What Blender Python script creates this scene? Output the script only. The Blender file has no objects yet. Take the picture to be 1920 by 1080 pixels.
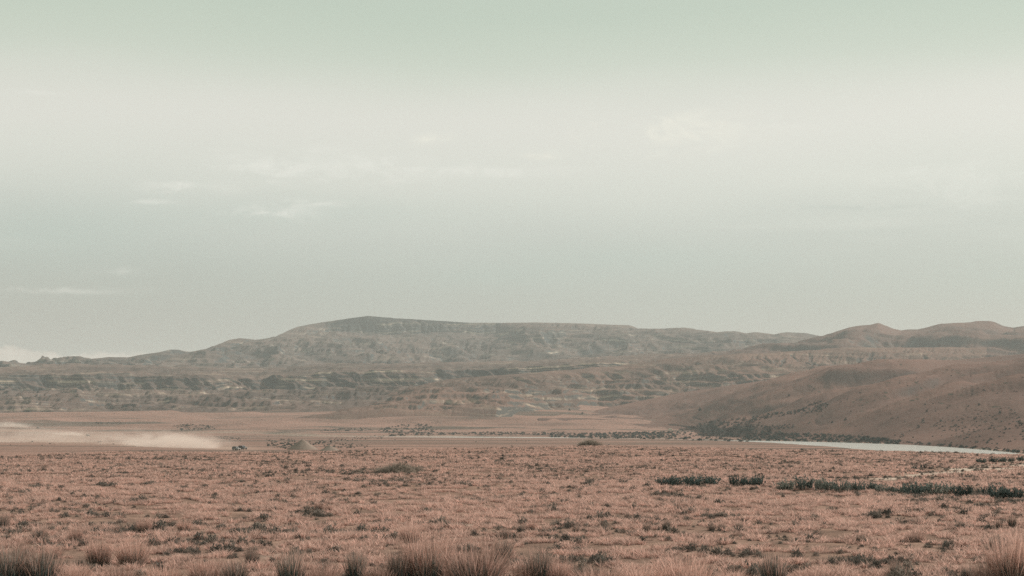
import bpy, math, random
import numpy as np
from mathutils import Vector

random.seed(7)
RNG = np.random.default_rng(11)
S = bpy.context.scene
COL = S.collection

# ------------------------------------------------------------------ camera, sky, sun, exposure
F = 2666.7                                   # focal length in photo pixels (50 mm on a 36 mm frame, 1920 px)
CAM = (0.0, 0.0, 2.5)
PITCH = math.atan(260 / F)                   # eye level falls on row 800 of the 1080 px photograph
cam_d = bpy.data.cameras.new('camera'); cam_d.lens = 50; cam_d.sensor_width = 36
cam_d.clip_start = 0.1; cam_d.clip_end = 60000
cam = bpy.data.objects.new('camera', cam_d); COL.objects.link(cam)
cam.location = CAM; cam.rotation_euler = (math.radians(90) + PITCH, 0, 0)
S.camera = cam

EXPO = 0.35
SUN_AZ, SUN_EL = math.radians(64), math.radians(34)     # to the right and somewhat behind the hills
SUN_STRENGTH = 4.0
SKY_STRENGTH = 0.08
HAZE_DENSITY = 0.78e-4
HAZE_COLOR = (0.86, 0.905, 0.895)

S.render.engine = 'CYCLES'
S.cycles.use_denoising = False
S.cycles.max_bounces = 6; S.cycles.diffuse_bounces = 3; S.cycles.volume_bounces = 1
S.cycles.transmission_bounces = 3; S.cycles.transparent_max_bounces = 6
S.cycles.volume_max_steps = 256
S.view_settings.view_transform = 'Standard'; S.view_settings.look = 'None'
S.view_settings.exposure = EXPO; S.view_settings.gamma = 1.0; S.view_settings.use_curve_mapping = False


def lin(r, g, b, k=1.0):
    def c(v):
        v /= 255.0
        return (v / 12.92 if v <= 0.04045 else ((v + 0.055) / 1.055) ** 2.4) * k
    return (c(r), c(g), c(b), 1.0)


class NT:
    """small helper for wiring node trees"""
    def __init__(self, tree):
        self.t = tree; self.n = tree.nodes; self.l = tree.links

    def new(self, kind, **kw):
        nd = self.n.new(kind)
        for k, v in kw.items():
            setattr(nd, k, v)
        return nd

    def put(self, sock, v):
        if hasattr(v, 'is_output'):
            self.l.new(v, sock)
        else:
            sock.default_value = v

    def math(self, op, a, b=None, c=None, clamp=False):
        nd = self.new('ShaderNodeMath', operation=op, use_clamp=clamp)
        for i, v in enumerate((a, b, c)):
            if v is not None:
                self.put(nd.inputs[i], v)
        return nd.outputs[0]

    def ramp(self, fac, stops, interp='LINEAR'):
        nd = self.new('ShaderNodeValToRGB')
        cr = nd.color_ramp; cr.interpolation = interp
        while len(cr.elements) < len(stops):
            cr.elements.new(0.5)
        for e, (p, c) in zip(cr.elements, stops):
            e.position = p; e.color = c if len(c) == 4 else (*c, 1)
        self.put(nd.inputs[0], fac)
        return nd.outputs[0]

    def rng(self, v, a, b, c=0.0, d=1.0, smooth=False):
        nd = self.new('ShaderNodeMapRange')
        nd.interpolation_type = 'SMOOTHSTEP' if smooth else 'LINEAR'
        self.put(nd.inputs[0], v)
        for i, x in enumerate((a, b, c, d)):
            self.put(nd.inputs[i + 1], x)
        return nd.outputs[0]

    def mix(self, fac, a, b, blend='MIX'):
        nd = self.new('ShaderNodeMix', data_type='RGBA', blend_type=blend)
        self.put(nd.inputs[0], fac); self.put(nd.inputs[6], a); self.put(nd.inputs[7], b)
        return nd.outputs[2]

    def noise(self, vec, scale, detail=4, rough=0.55, dist=0.0):
        nd = self.new('ShaderNodeTexNoise')
        nd.inputs['Scale'].default_value = scale; nd.inputs['Detail'].default_value = detail
        nd.inputs['Roughness'].default_value = rough; nd.inputs['Distortion'].default_value = dist
        if vec is not None:
            self.l.new(vec, nd.inputs['Vector'])
        return nd.outputs[0]

    def mapping(self, vec, scale=(1, 1, 1), loc=(0, 0, 0), rot=(0, 0, 0)):
        nd = self.new('ShaderNodeMapping')
        nd.inputs['Scale'].default_value = scale; nd.inputs['Location'].default_value = loc
        nd.inputs['Rotation'].default_value = rot
        self.l.new(vec, nd.inputs['Vector'])
        return nd.outputs[0]


def build_world():
    w = bpy.data.worlds.new('World'); S.world = w; w.use_nodes = True
    N = NT(w.node_tree); N.n.clear()
    out = N.new('ShaderNodeOutputWorld')
    sky = N.new('ShaderNodeTexSky', sky_type='NISHITA')
    sky.sun_disc = False; sky.sun_elevation = SUN_EL; sky.sun_rotation = SUN_AZ
    sky.dust_density = 3.0; sky.air_density = 1.2
    bg1 = N.new('ShaderNodeBackground'); bg1.inputs[1].default_value = SKY_STRENGTH
    N.l.new(sky.outputs[0], bg1.inputs[0])
    tc = N.new('ShaderNodeTexCoord').outputs['Generated']
    sp = N.new('ShaderNodeSeparateXYZ'); N.l.new(tc, sp.inputs[0])
    x, y, z = sp.outputs
    # thin stratus: long horizontal streaks shift and lighten the layer
    streak = N.noise(N.mapping(tc, (1.6, 1.6, 16)), 1.4, 5, 0.5, 0.3)
    soft = N.noise(N.mapping(tc, (2.2, 2.2, 7), (3.1, 0.4, 1.7)), 1.1, 3, 0.5)
    wisp = N.noise(N.mapping(tc, (26, 26, 95), (1.3, 2.2, 0.6)), 1.0, 6, 0.6, 0.5)
    wisp2 = N.noise(N.mapping(tc, (40, 40, 60), (2.3, 0.2, 3.6)), 1.0, 6, 0.62, 0.8)
    zz = N.math('ADD', z, N.math('MULTIPLY', N.math('SUBTRACT', soft, 0.5), 0.05))
    zz = N.math('ADD', zz, N.math('MULTIPLY', x, 0.012))
    k = 0.5 ** EXPO
    st = [(0.0, (173, 171, 165)), (0.07, (178, 179, 170)), (0.105, (181, 188, 179)), (0.140, (200, 205, 196)),
          (0.170, (220, 222, 211)), (0.203, (230, 228, 218)), (0.226, (222, 223, 211)), (0.250, (207, 215, 199)),
          (0.285, (193, 206, 188)), (0.45, (188, 202, 187)), (1.0, (182, 197, 186))]
    base = N.ramp(zz, [(p, lin(*c, k)) for p, c in st], 'B_SPLINE')
    # streaks brighten the lower half of the layer
    m = N.rng(streak, 0.50, 0.72, 0, 1, True)
    band = N.math('MULTIPLY', N.rng(z, 0.10, 0.15, 0, 1, True), N.rng(z, 0.20, 0.28, 1, 0, True))
    col = N.mix(N.math('MULTIPLY', N.math('MULTIPLY', m, band), 0.8), base, lin(224, 225, 214, k))

    # separate cloud wisps, given by their bearing and height
    def patch(px, py, wpx, hpx, strength, colour, prev, soft_edge=False):
        u = (px - 960) / F; v = (800 - py) / F
        dx = N.math('DIVIDE', N.math('SUBTRACT', N.math('DIVIDE', x, N.math('MAXIMUM', y, 0.05)), u), wpx / F)
        dz = N.math('DIVIDE', N.math('SUBTRACT', N.math('DIVIDE', z, N.math('MAXIMUM', y, 0.05)), v), hpx / F)
        if not soft_edge:
            dx = N.math('ADD', dx, N.math('MULTIPLY', N.math('SUBTRACT', wisp2, 0.5), 3.0))
            dz = N.math('ADD', dz, N.math('MULTIPLY', N.math('SUBTRACT', wisp, 0.5), 5.0))
        r = N.math('ADD', N.math('MULTIPLY', dx, dx), N.math('MULTIPLY', dz, dz))
        g = N.math('EXPONENT', N.math('MULTIPLY', r, -1.0))
        if soft_edge:
            g = N.math('MULTIPLY', g, N.rng(soft, 0.3, 0.7, 0.5, 1.0))
        else:
            g = N.math('MULTIPLY', g, N.rng(wisp2, 0.38, 0.60, 0.25, 1.0, True))
        g = N.math('MULTIPLY', g, N.rng(y, 0.0, 0.3, 0, 1))
        return N.mix(N.math('MULTIPLY', g, strength), prev, colour)
    pale = lin(242, 241, 231, k)
    warm = lin(244, 241, 226, k)
    teal = lin(180, 197, 187, k)
    for a in ((90, 430, 230, 60, 0.40), (560, 395, 330, 30, 0.22), (1180, 485, 260, 32, 0.30), (930, 520, 140, 22, 0.25), (1880, 520, 120, 40, 0.2)):
        col = patch(*a, teal, col, True)
    for a in ((540, 302, 100, 24, 0.62), (730, 314, 85, 20, 0.58), (930, 318, 130, 9, 0.5), (352, 346, 75, 10, 0.55), (520, 392, 70, 15, 0.6),
              (600, 380, 45, 5, 0.45), (210, 509, 36, 7, 0.45), (130, 544, 100, 6, 0.35), (285, 378, 40, 4, 0.4), (1480, 232, 60, 12, 0.3),
              (60, 165, 60, 5, 0.3), (1830, 340, 150, 34, 0.25)):
        col = patch(*a, pale, col)
    for a in ((1290, 240, 140, 24, 0.60), (805, 252, 36, 11, 0.60), (1025, 286, 30, 9, 0.55)):
        col = patch(*a, warm, col)
    col = patch(1660, 387, 130, 6, 0.55, lin(190, 197, 188, k), col)
    # low cumulus bank far behind the left end of the hills
    puff = N.noise(N.mapping(tc, (1, 1, 1.3), (0.2, 0.1, 0.35)), 34, 5, 0.6)
    el = N.math('DIVIDE', z, N.math('MAXIMUM', y, 0.05))
    az = N.math('DIVIDE', x, N.math('MAXIMUM', y, 0.05))
    top = N.rng(az, -0.50, -0.220, 0.0590, 0.0515)
    d = N.math('SUBTRACT', N.math('ADD', top, N.math('MULTIPLY', N.math('SUBTRACT', puff, 0.5), 0.022)), el)
    bank = N.rng(d, 0.0, 0.004, 0, 0.55, True)
    bank = N.math('MULTIPLY', bank, N.rng(y, 0.0, 0.3, 0, 1))
    bank = N.math('MULTIPLY', bank, N.rng(az, -0.235, -0.215, 1, 0, True))
    shade = N.rng(N.noise(N.mapping(tc, (1, 1, 1.6), (0.4, 0.0, 0.1)), 60, 4, 0.6), 0.35, 0.65)
    col = N.mix(bank, col, N.mix(shade, lin(222, 208, 194, k), lin(246, 230, 216, k)))
    bg2 = N.new('ShaderNodeBackground'); N.l.new(col, bg2.inputs[0]); bg2.inputs[1].default_value = 1.0
    mx = N.new('ShaderNodeMixShader'); mx.inputs[0].default_value = 0.90
    N.l.new(bg1.outputs[0], mx.inputs[1]); N.l.new(bg2.outputs[0], mx.inputs[2])
    N.l.new(mx.outputs[0], out.inputs[0])


build_world()
S.world.cycles.sampling_method = 'NONE'      # an even overcast sky needs no importance map
sun_d = bpy.data.lights.new('sun', 'SUN'); sun_d.energy = SUN_STRENGTH; sun_d.angle = math.radians(1.2)
sun_d.color = (1.0, 0.93, 0.86)
sun = bpy.data.objects.new('sun', sun_d); COL.objects.link(sun)
L = Vector((math.cos(SUN_EL) * math.sin(SUN_AZ), math.cos(SUN_EL) * math.cos(SUN_AZ), math.sin(SUN_EL)))
sun.rotation_euler = L.to_track_quat('Z', 'Y').to_euler(); sun.location = (60, 40, 80)

# ------------------------------------------------------------------ helpers
CT, ST = math.cos(PITCH), math.sin(PITCH)


def ray(px, py):
    """x and z per unit of forward distance for a photo pixel"""
    yc = (540 - np.asarray(py, float)) / F
    fwd = CT - ST * yc
    return (np.asarray(px, float) - 960) / F / fwd, (ST + CT * yc) / fwd


PERM = RNG.permutation(256)
PERM = np.concatenate([PERM, PERM, PERM])
ANG = RNG.random(256) * 2 * np.pi
GX, GY = np.cos(ANG), np.sin(ANG)


def pn(x, y):
    """gradient noise, about -0.7 .. 0.7"""
    x = np.asarray(x, float); y = np.asarray(y, float)
    xi = np.floor(x).astype(np.int64); yi = np.floor(y).astype(np.int64)
    xf = x - xi; yf = y - yi
    xi &= 255; yi &= 255
    u = xf * xf * xf * (xf * (xf * 6 - 15) + 10); v = yf * yf * yf * (yf * (yf * 6 - 15) + 10)

    def g(ix, iy, dx, dy):
        h = PERM[PERM[ix & 255] + (iy & 255)]
        return GX[h] * dx + GY[h] * dy
    a = g(xi, yi, xf, yf); b = g(xi + 1, yi, xf - 1, yf)
    c = g(xi, yi + 1, xf, yf - 1); d = g(xi + 1, yi + 1, xf - 1, yf - 1)
    return (a + u * (b - a)) * (1 - v) + (c + u * (d - c)) * v


def fbm(x, y, o=5, gain=0.5):
    s = 0; a = 1.0; t = 0
    for i in range(o):
        s = s + a * pn(x + 17.3 * i, y - 9.7 * i); t += a
        x = x * 2.03; y = y * 2.03; a *= gain
    return s / t * 1.5


def ridged(x, y, o=5, gain=0.55):
    s = 0; a = 1.0; t = 0; w = 1.0
    for i in range(o):
        n = 1 - np.abs(pn(x + 31.7 * i, y + 11.9 * i)) * 2
        n = np.clip(n, 0, 1) ** 1.6 * w
        w = np.clip(n * 1.6, 0.25, 1)
        s = s + a * n; t += a
        x = x * 2.07; y = y * 2.07; a *= gain
    return s / t


def spur(x, y, o=3, gain=0.4):
    """rounded crests with narrower draws between them"""
    s = 0; a = 1.0; t = 0
    for i in range(o):
        n = pn(x + 5.1 * i, y + 3.3 * i)
        s = s + a * (1 - 2.2 * np.sqrt(n * n + 0.006)); t += a
        x = x * 2.1; y = y * 2.1; a *= gain
    return s / t


def sstep(a, b, x):
    t = np.clip((x - a) / (b - a), 0, 1)
    return t * t * (3 - 2 * t)


def mesh_obj(name, verts, faces, mat=None, parent=None, smooth=False, attrs=None, uniform=None):
    """verts Nx3; faces MxK (K constant) or a list of tuples"""
    me = bpy.data.meshes.new(name)
    verts = np.asarray(verts, np.float32)
    if isinstance(faces, np.ndarray):
        K = faces.shape[1]
        me.vertices.add(len(verts)); me.vertices.foreach_set('co', verts.ravel())
        me.loops.add(faces.size); me.loops.foreach_set('vertex_index', faces.astype(np.int32).ravel())
        me.polygons.add(len(faces))
        me.polygons.foreach_set('loop_start', np.arange(len(faces), dtype=np.int32) * K)
        me.update(calc_edges=True)
    else:
        me.from_pydata([tuple(map(float, v)) for v in verts], [], [tuple(f) for f in faces])
    if smooth:
        me.polygons.foreach_set('use_smooth', np.ones(len(me.polygons), bool))
    for k, v in (attrs or {}).items():
        at = me.attributes.new(k, 'FLOAT', 'POINT')
        at.data.foreach_set('value', np.asarray(v, np.float32).ravel())
    if mat:
        me.materials.append(mat)
    me.validate(); me.update()
    ob = bpy.data.objects.new(name, me); COL.objects.link(ob)
    if parent:
        ob.parent = parent
    return ob


def grid_faces(R, C):
    i = np.arange((R - 1) * (C - 1)); r = i // (C - 1); c = i % (C - 1)
    a = r * C + c
    return np.stack([a, a + 1, a + C + 1, a + C], 1)


def tag(o, label=None, cat=None, group=None, kind=None):
    for k, v in (('label', label), ('category', cat), ('group', group), ('kind', kind)):
        if v:
            o[k] = v
    return o


def material(name, rough=0.95, spec=0.1):
    m = bpy.data.materials.new(name); m.use_nodes = True
    N = NT(m.node_tree); b = N.n['Principled BSDF']
    b.inputs['Roughness'].default_value = rough
    b.inputs['Specular IOR Level'].default_value = spec
    return m, N, b


def plain_mat(name, c, rough=0.7, spec=0.3, vary=0.15, scale=6.0):
    m, N, b = material(name, rough, spec)
    tc = N.new('ShaderNodeTexCoord').outputs['Object']
    n = N.noise(tc, scale, 3)
    N.l.new(N.mix(N.rng(n, 0.3, 0.7), (*[v * (1 - vary) for v in c], 1), (*[min(1, v * (1 + vary)) for v in c], 1)), b.inputs['Base Color'])
    return m


def hill_mat(name, grass, grass2, rock, pale, lam, strata=0.6, slope=(0.80, 0.95), bump=1.0, spots=0.0):
    """grass on the gentle slopes, bare rock on the steep ones, pale beds that crop out in level bands"""
    m, N, b = material(name, 1.0, 0.0)
    geo = N.new('ShaderNodeNewGeometry'); pos = geo.outputs['Position']
    sp = N.new('ShaderNodeSeparateXYZ'); N.l.new(pos, sp.inputs[0])
    nr = N.new('ShaderNodeSeparateXYZ'); N.l.new(geo.outputs['Normal'], nr.inputs[0])
    big = N.noise(pos, 0.0045, 4, 0.55)
    mid = N.noise(pos, 0.03, 6, 0.62)
    fine = N.noise(pos, 0.16, 5, 0.7)
    sl = N.math('ADD', nr.outputs[2], N.math('MULTIPLY', N.math('SUBTRACT', mid, 0.5), 0.10))
    veg = N.rng(sl, slope[0], slope[1], 0, 1, True)
    g = N.mix(N.rng(big, 0.38, 0.62, 0, 1, True), grass, grass2)
    g = N.mix(N.math('MULTIPLY', N.rng(fine, 0.46, 0.70, 0, 1), 0.30), g, tuple(v * 0.62 for v in grass2[:3]) + (1,))
    g = N.mix(N.math('MULTIPLY', N.rng(mid, 0.52, 0.72, 0, 1), 0.35), g, tuple(min(1, v * 1.25) for v in grass[:3]) + (1,))
    r = N.mix(N.rng(fine, 0.3, 0.7), rock, tuple(v * 1.45 for v in rock[:3]) + (1,))
    c = N.mix(veg, r, g)
    h = N.math('ADD', N.math('DIVIDE', sp.outputs[2], lam), N.math('MULTIPLY', big, 2.6))
    h = N.math('ADD', h, N.math('MULTIPLY', mid, 0.35))
    fr = N.math('FRACT', h)
    line = N.math('MULTIPLY', N.rng(fr, 0.0, 0.10, 0, 1, True), N.rng(fr, 0.16, 0.32, 1, 0, True))
    fr2 = N.math('FRACT', N.math('MULTIPLY', h, 2.63))
    line2 = N.math('MULTIPLY', N.rng(fr2, 0.0, 0.15, 0, 1, True), N.rng(fr2, 0.2, 0.4, 1, 0, True))
    line = N.math('MAXIMUM', line, N.math('MULTIPLY', line2, 0.55))
    patchy = N.rng(N.noise(pos, 0.012, 3), 0.42, 0.62, 0, 1, True)
    k = N.math('MULTIPLY', N.math('MULTIPLY', line, strata), N.math('MULTIPLY', patchy, N.rng(sl, 0.74, 0.97, 1, 0.25)))
    c = N.mix(k, c, pale)
    if spots:
        vo = N.new('ShaderNodeTexVoronoi'); vo.inputs['Scale'].default_value = 0.14
        N.l.new(N.mapping(pos, (1, 0.6, 1)), vo.inputs['Vector'])
        dsp = N.math('MULTIPLY', N.rng(vo.outputs['Distance'], 0.16, 0.28, 1, 0), N.rng(mid, 0.50, 0.62, 0, 1))
        c = N.mix(N.math('MULTIPLY', dsp, spots), c, (0.055, 0.062, 0.048, 1))
    N.l.new(c, b.inputs['Base Color'])
    bp = N.new('ShaderNodeBump'); bp.inputs['Strength'].default_value = 0.6 * bump; bp.inputs['Distance'].default_value = 3.0
    N.l.new(N.math('ADD', N.math('MULTIPLY', mid, 0.8), N.math('MULTIPLY', fine, 0.6)), bp.inputs['Height'])
    N.l.new(bp.outputs[0], b.inputs['Normal'])
    return m


# ------------------------------------------------------------------ hills: surfaces lofted between level lines at their distances
PX = np.linspace(-420, 2340, 1104)


class Layer:
    """curves: [([(px, py)...], Y or [(px, Y)...], rows to the next curve)], nearest first"""
    def __init__(self, curves, soft=0, px=PX, blur=0):
        self.px = px; Ys = []; Zs = []; Us = []; sv = []
        prev = None
        for k, (pts, dist, rows) in enumerate(curves):
            p = np.array(pts, float)
            py = np.interp(px, p[:, 0], p[:, 1])
            if np.isscalar(dist):
                Y = np.full_like(px, float(dist))
            else:
                q = np.array(dist, float); Y = np.interp(px, q[:, 0], q[:, 1])
            if blur:                                   # round off kinks along the slope
                w = np.hanning(blur + 2)[1:-1]; w /= w.sum()
                py, Y = (np.convolve(np.pad(a, blur // 2, 'edge'), w, 'valid')[:len(px)] for a in (py, Y))
            u, v = ray(px, py)
            cur = (u, Y, CAM[2] + v * Y)
            if prev is not None:
                n = curves[k - 1][2]
                for j in range(n):
                    t = j / n
                    Us.append(prev[0] * (1 - t) + cur[0] * t); Ys.append(prev[1] * (1 - t) + cur[1] * t)
                    Zs.append(prev[2] * (1 - t) + cur[2] * t); sv.append(k - 1 + t)
            prev = cur
        Us.append(prev[0]); Ys.append(prev[1]); Zs.append(prev[2]); sv.append(len(curves) - 1)
        self.U = np.array(Us); self.Y = np.array(Ys); self.Z = np.array(Zs); self.s = np.array(sv)[:, None] + 0 * self.U
        for _ in range(soft):
            z = self.Z
            z2 = z.copy(); z2[1:-1] = (z[:-2] + 2 * z[1:-1] + z[2:]) / 4
            self.Z = z2
        self.X = self.U * self.Y

    def build(self, name, mat):
        R, C = self.X.shape
        v = np.stack([self.X, self.Y, self.Z], -1).reshape(-1, 3)
        o = mesh_obj(name, v, grid_faces(R, C), mat, smooth=True)
        tag(o, kind='structure')
        return o

    def pick(self, px, py):
        """nearest point of this surface on the sight line through a photo pixel"""
        c = int(np.clip(np.searchsorted(self.px, px), 1, len(self.px) - 1))
        rel = (self.Z[:, c] - CAM[2]) / self.Y[:, c]
        want = ray(px, py)[1]
        hit = np.nonzero(rel >= want)[0]
        i = int(hit[0]) if len(hit) else len(rel) - 1
        if i == 0:
            t = 0.0; i = 1
        else:
            a, b = rel[i - 1], rel[i]
            t = 0.0 if b == a else float(np.clip((want - a) / (b - a), 0, 1))
        Y = self.Y[i - 1, c] * (1 - t) + self.Y[i, c] * t
        Z = self.Z[i - 1, c] * (1 - t) + self.Z[i, c] * t
        return Vector((float(ray(px, py)[0]) * Y, Y, Z))


def erode(lay, K, n_it, m=0.45, keep=None, smooth=0.0):
    """running water: each pass drains the surface downhill and cuts the channels deeper (stream-power law)"""
    Z = lay.Z.copy(); R_, C_ = Z.shape; N_ = R_ * C_
    dx = np.abs(np.diff(lay.X, axis=1)).mean(1); dx = np.maximum(dx, 0.5)
    dy = np.maximum(np.diff(lay.Y, axis=0).mean(1), 0.5); dy = np.append(dy, dy[-1])
    idx = np.arange(N_).reshape(R_, C_)
    cell = (dx * dy)[:, None] + 0 * Z
    kk = K * (np.ones_like(Z) if keep is None else keep)
    for _ in range(n_it):
        best = np.zeros_like(Z); rec = idx.copy(); dist = np.ones_like(Z)
        for dr in (-1, 0, 1):
            for dc in (-1, 0, 1):
                if dr == 0 and dc == 0:
                    continue
                r0, r1 = max(0, -dr), R_ - max(0, dr); c0, c1 = max(0, -dc), C_ - max(0, dc)
                a = Z[r0:r1, c0:c1]; b = Z[r0 + dr:r1 + dr, c0 + dc:c1 + dc]
                d = np.sqrt((dx[r0:r1] * dc) ** 2 + (dy[r0:r1] * dr) ** 2)[:, None] + 0 * a
                sl = (a - b) / d
                up = sl > best[r0:r1, c0:c1]
                best[r0:r1, c0:c1] = np.where(up, sl, best[r0:r1, c0:c1])
                rec[r0:r1, c0:c1] = np.where(up, idx[r0 + dr:r1 + dr, c0 + dc:c1 + dc], rec[r0:r1, c0:c1])
                dist[r0:r1, c0:c1] = np.where(up, d, dist[r0:r1, c0:c1])
        order = np.argsort(-Z, axis=None).tolist(); rl = rec.ravel().tolist(); A = cell.ravel().tolist()
        for i in order:
            r = rl[i]
            if r != i:
                A[r] += A[i]
        Fl = (kk.ravel() * np.array(A) ** m / dist.ravel()).tolist(); z = Z.ravel().tolist()
        for i in reversed(order):
            r = rl[i]
            if r != i:
                f = Fl[i]; z[i] = (z[i] + f * z[r]) / (1 + f)
        Z = np.array(z).reshape(R_, C_)
        if smooth:
            q = Z.copy(); q[1:-1, 1:-1] = (Z[:-2, 1:-1] + Z[2:, 1:-1] + Z[1:-1, :-2] + Z[1:-1, 2:]) / 4
            Z = Z * (1 - smooth) + q * smooth
    lay.Z = Z


SKY_L = [(-420, 700), (-200, 690), (-60, 668), (0, 677), (30, 686), (60, 684), (85, 689), (130, 679), (150, 675), (200, 670), (240, 670),
         (265, 665), (300, 660), (320, 655), (335, 656), (355, 660), (385, 655), (405, 647), (430, 637), (450, 634), (480, 637),
         (517, 632), (522, 628), (555, 613), (600, 605), (640, 599), (660, 596), (690, 592.5), (740, 597), (800, 600), (880, 605),
         (930, 605.5), (1000, 604.5), (1080, 606), (1180, 610), (1187, 612), (1197, 617), (1240, 616.5), (1270, 614.5), (1300, 617),
         (1330, 621.5), (1345, 623), (1360, 621), (1380, 621), (1400, 625), (1415, 622.5), (1430, 624), (1455, 628), (1465, 625),
         (1475, 623), (1510, 624.5), (1538, 630), (1600, 636), (1750, 640), (2340, 640)]
SKY_R = [(1200, 690), (1350, 664), (1430, 654), (1500, 641), (1538, 629.5), (1560, 624), (1590, 614), (1605, 611), (1630, 608.5),
         (1646, 604.5), (1655, 607), (1675, 615), (1690, 618), (1720, 616.5), (1745, 611), (1765, 606), (1810, 604), (1830, 601.5),
         (1855, 601), (1865, 603), (1885, 611), (1900, 613.5), (1915, 610.5), (1960, 607), (2100, 596), (2200, 604), (2340, 590)]


def crest_keep(lay, k, width=0.5):
    """fades displacement near the traced skyline so that it keeps its outline"""
    return np.clip(np.abs(lay.s - k) / width, 0.2, 1)


def make_mesa():
    d4 = [(-420, 3900), (300, 4000), (500, 4500), (560, 4900), (1190, 4900), (1300, 4600), (2340, 4400)]
    d3 = [(-420, 3860), (300, 3940), (500, 4400), (620, 4835), (935, 4835), (985, 4400), (1190, 4560), (1300, 4450), (2340, 4300)]
    under = [(-420, 703), (0, 684), (85, 692), (200, 678), (350, 665), (430, 648), (520, 637), (600, 624), (660, 623), (800, 626),
             (930, 627.5), (965, 619), (1010, 611), (1190, 620), (1300, 624), (1538, 640), (1750, 650), (2340, 650)]
    lay = Layer([
        ([(-420, 742), (2340, 742)], 3250, 14),
        ([(-420, 712), (0, 702), (300, 703), (500, 702), (740, 692), (1000, 690), (1300, 690), (2340, 690)], 3400, 42),
        ([(-420, 707), (0, 693), (200, 688), (400, 676), (520, 668), (740, 666), (900, 672), (1000, 665), (1200, 660), (1538, 660), (2340, 665)],
         [(-420, 3700), (300, 3760), (600, 4000), (2340, 3950)], 48),
        (under, d3, 26),
        (SKY_L, d4, 14),
        ([(p[0], p[1] + 1.2) for p in SKY_L], [(p[0], p[1] + 260) for p in d4], 5),
        ([(p[0], p[1] + 40) for p in SKY_L], [(p[0], p[1] + 900) for p in d4], 1)], soft=1)
    X, Y, s = lay.X, lay.Y, lay.s
    keep = crest_keep(lay, 4, 0.35) * np.where(s > 4, 0.15, 1)
    wx, wy = fbm(X / 260, Y / 260, 3), fbm(X / 260 + 40, Y / 260, 3)
    body = ridged(X / 300 + wx * 0.5, Y / 420 + wy * 0.5, 5, 0.5) - 0.45
    amp = np.interp(s, [0, 1, 1.6, 2.2, 2.8, 3, 3.2, 4, 5], [6, 12, 26, 30, 18, 6, 6, 6, 4])
    z = lay.Z + body * amp * keep
    # spurs that come down slantwise from the tableland
    q = X + Y * 0.35
    z += (spur(q / 175 + wx * 0.45, Y / 520 + wy * 0.4, 4, 0.5) - 0.3) * np.interp(s, [0, 1, 1.5, 2.2, 2.8, 3, 3.3, 4, 5], [8, 18, 46, 50, 30, 8, 10, 4, 2]) * keep
    z += fbm(X / 90, Y / 110, 4) * 9 * keep
    lay.Z = z
    hard = 0.55 + 0.9 * sstep(-0.2, 0.3, np.sin(z / 17.0 + fbm(X / 500, Y / 500, 2) * 3))
    erode(lay, 0.085, 6, 0.45, hard * np.interp(s, [0, 2.8, 3.2, 3.9, 4, 6], [1, 1, 0.8, 0.35, 0.05, 0.02]), 0.04)
    z = lay.Z
    # beds weather into steps
    stp = 13.0
    q = z / stp + fbm(X / 400, Y / 400, 2) * 1.2
    fr = q - np.floor(q)
    z += (sstep(0.25, 0.75, fr) - fr) * stp * np.interp(s, [0, 1, 3, 3.3, 4, 5], [0.6, 0.6, 0.5, 0.2, 0, 0])
    z += fbm(X / 26, Y / 30, 4) * 2.0 * np.maximum(keep, 0.6)
    lay.Z = z
    return lay


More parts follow.
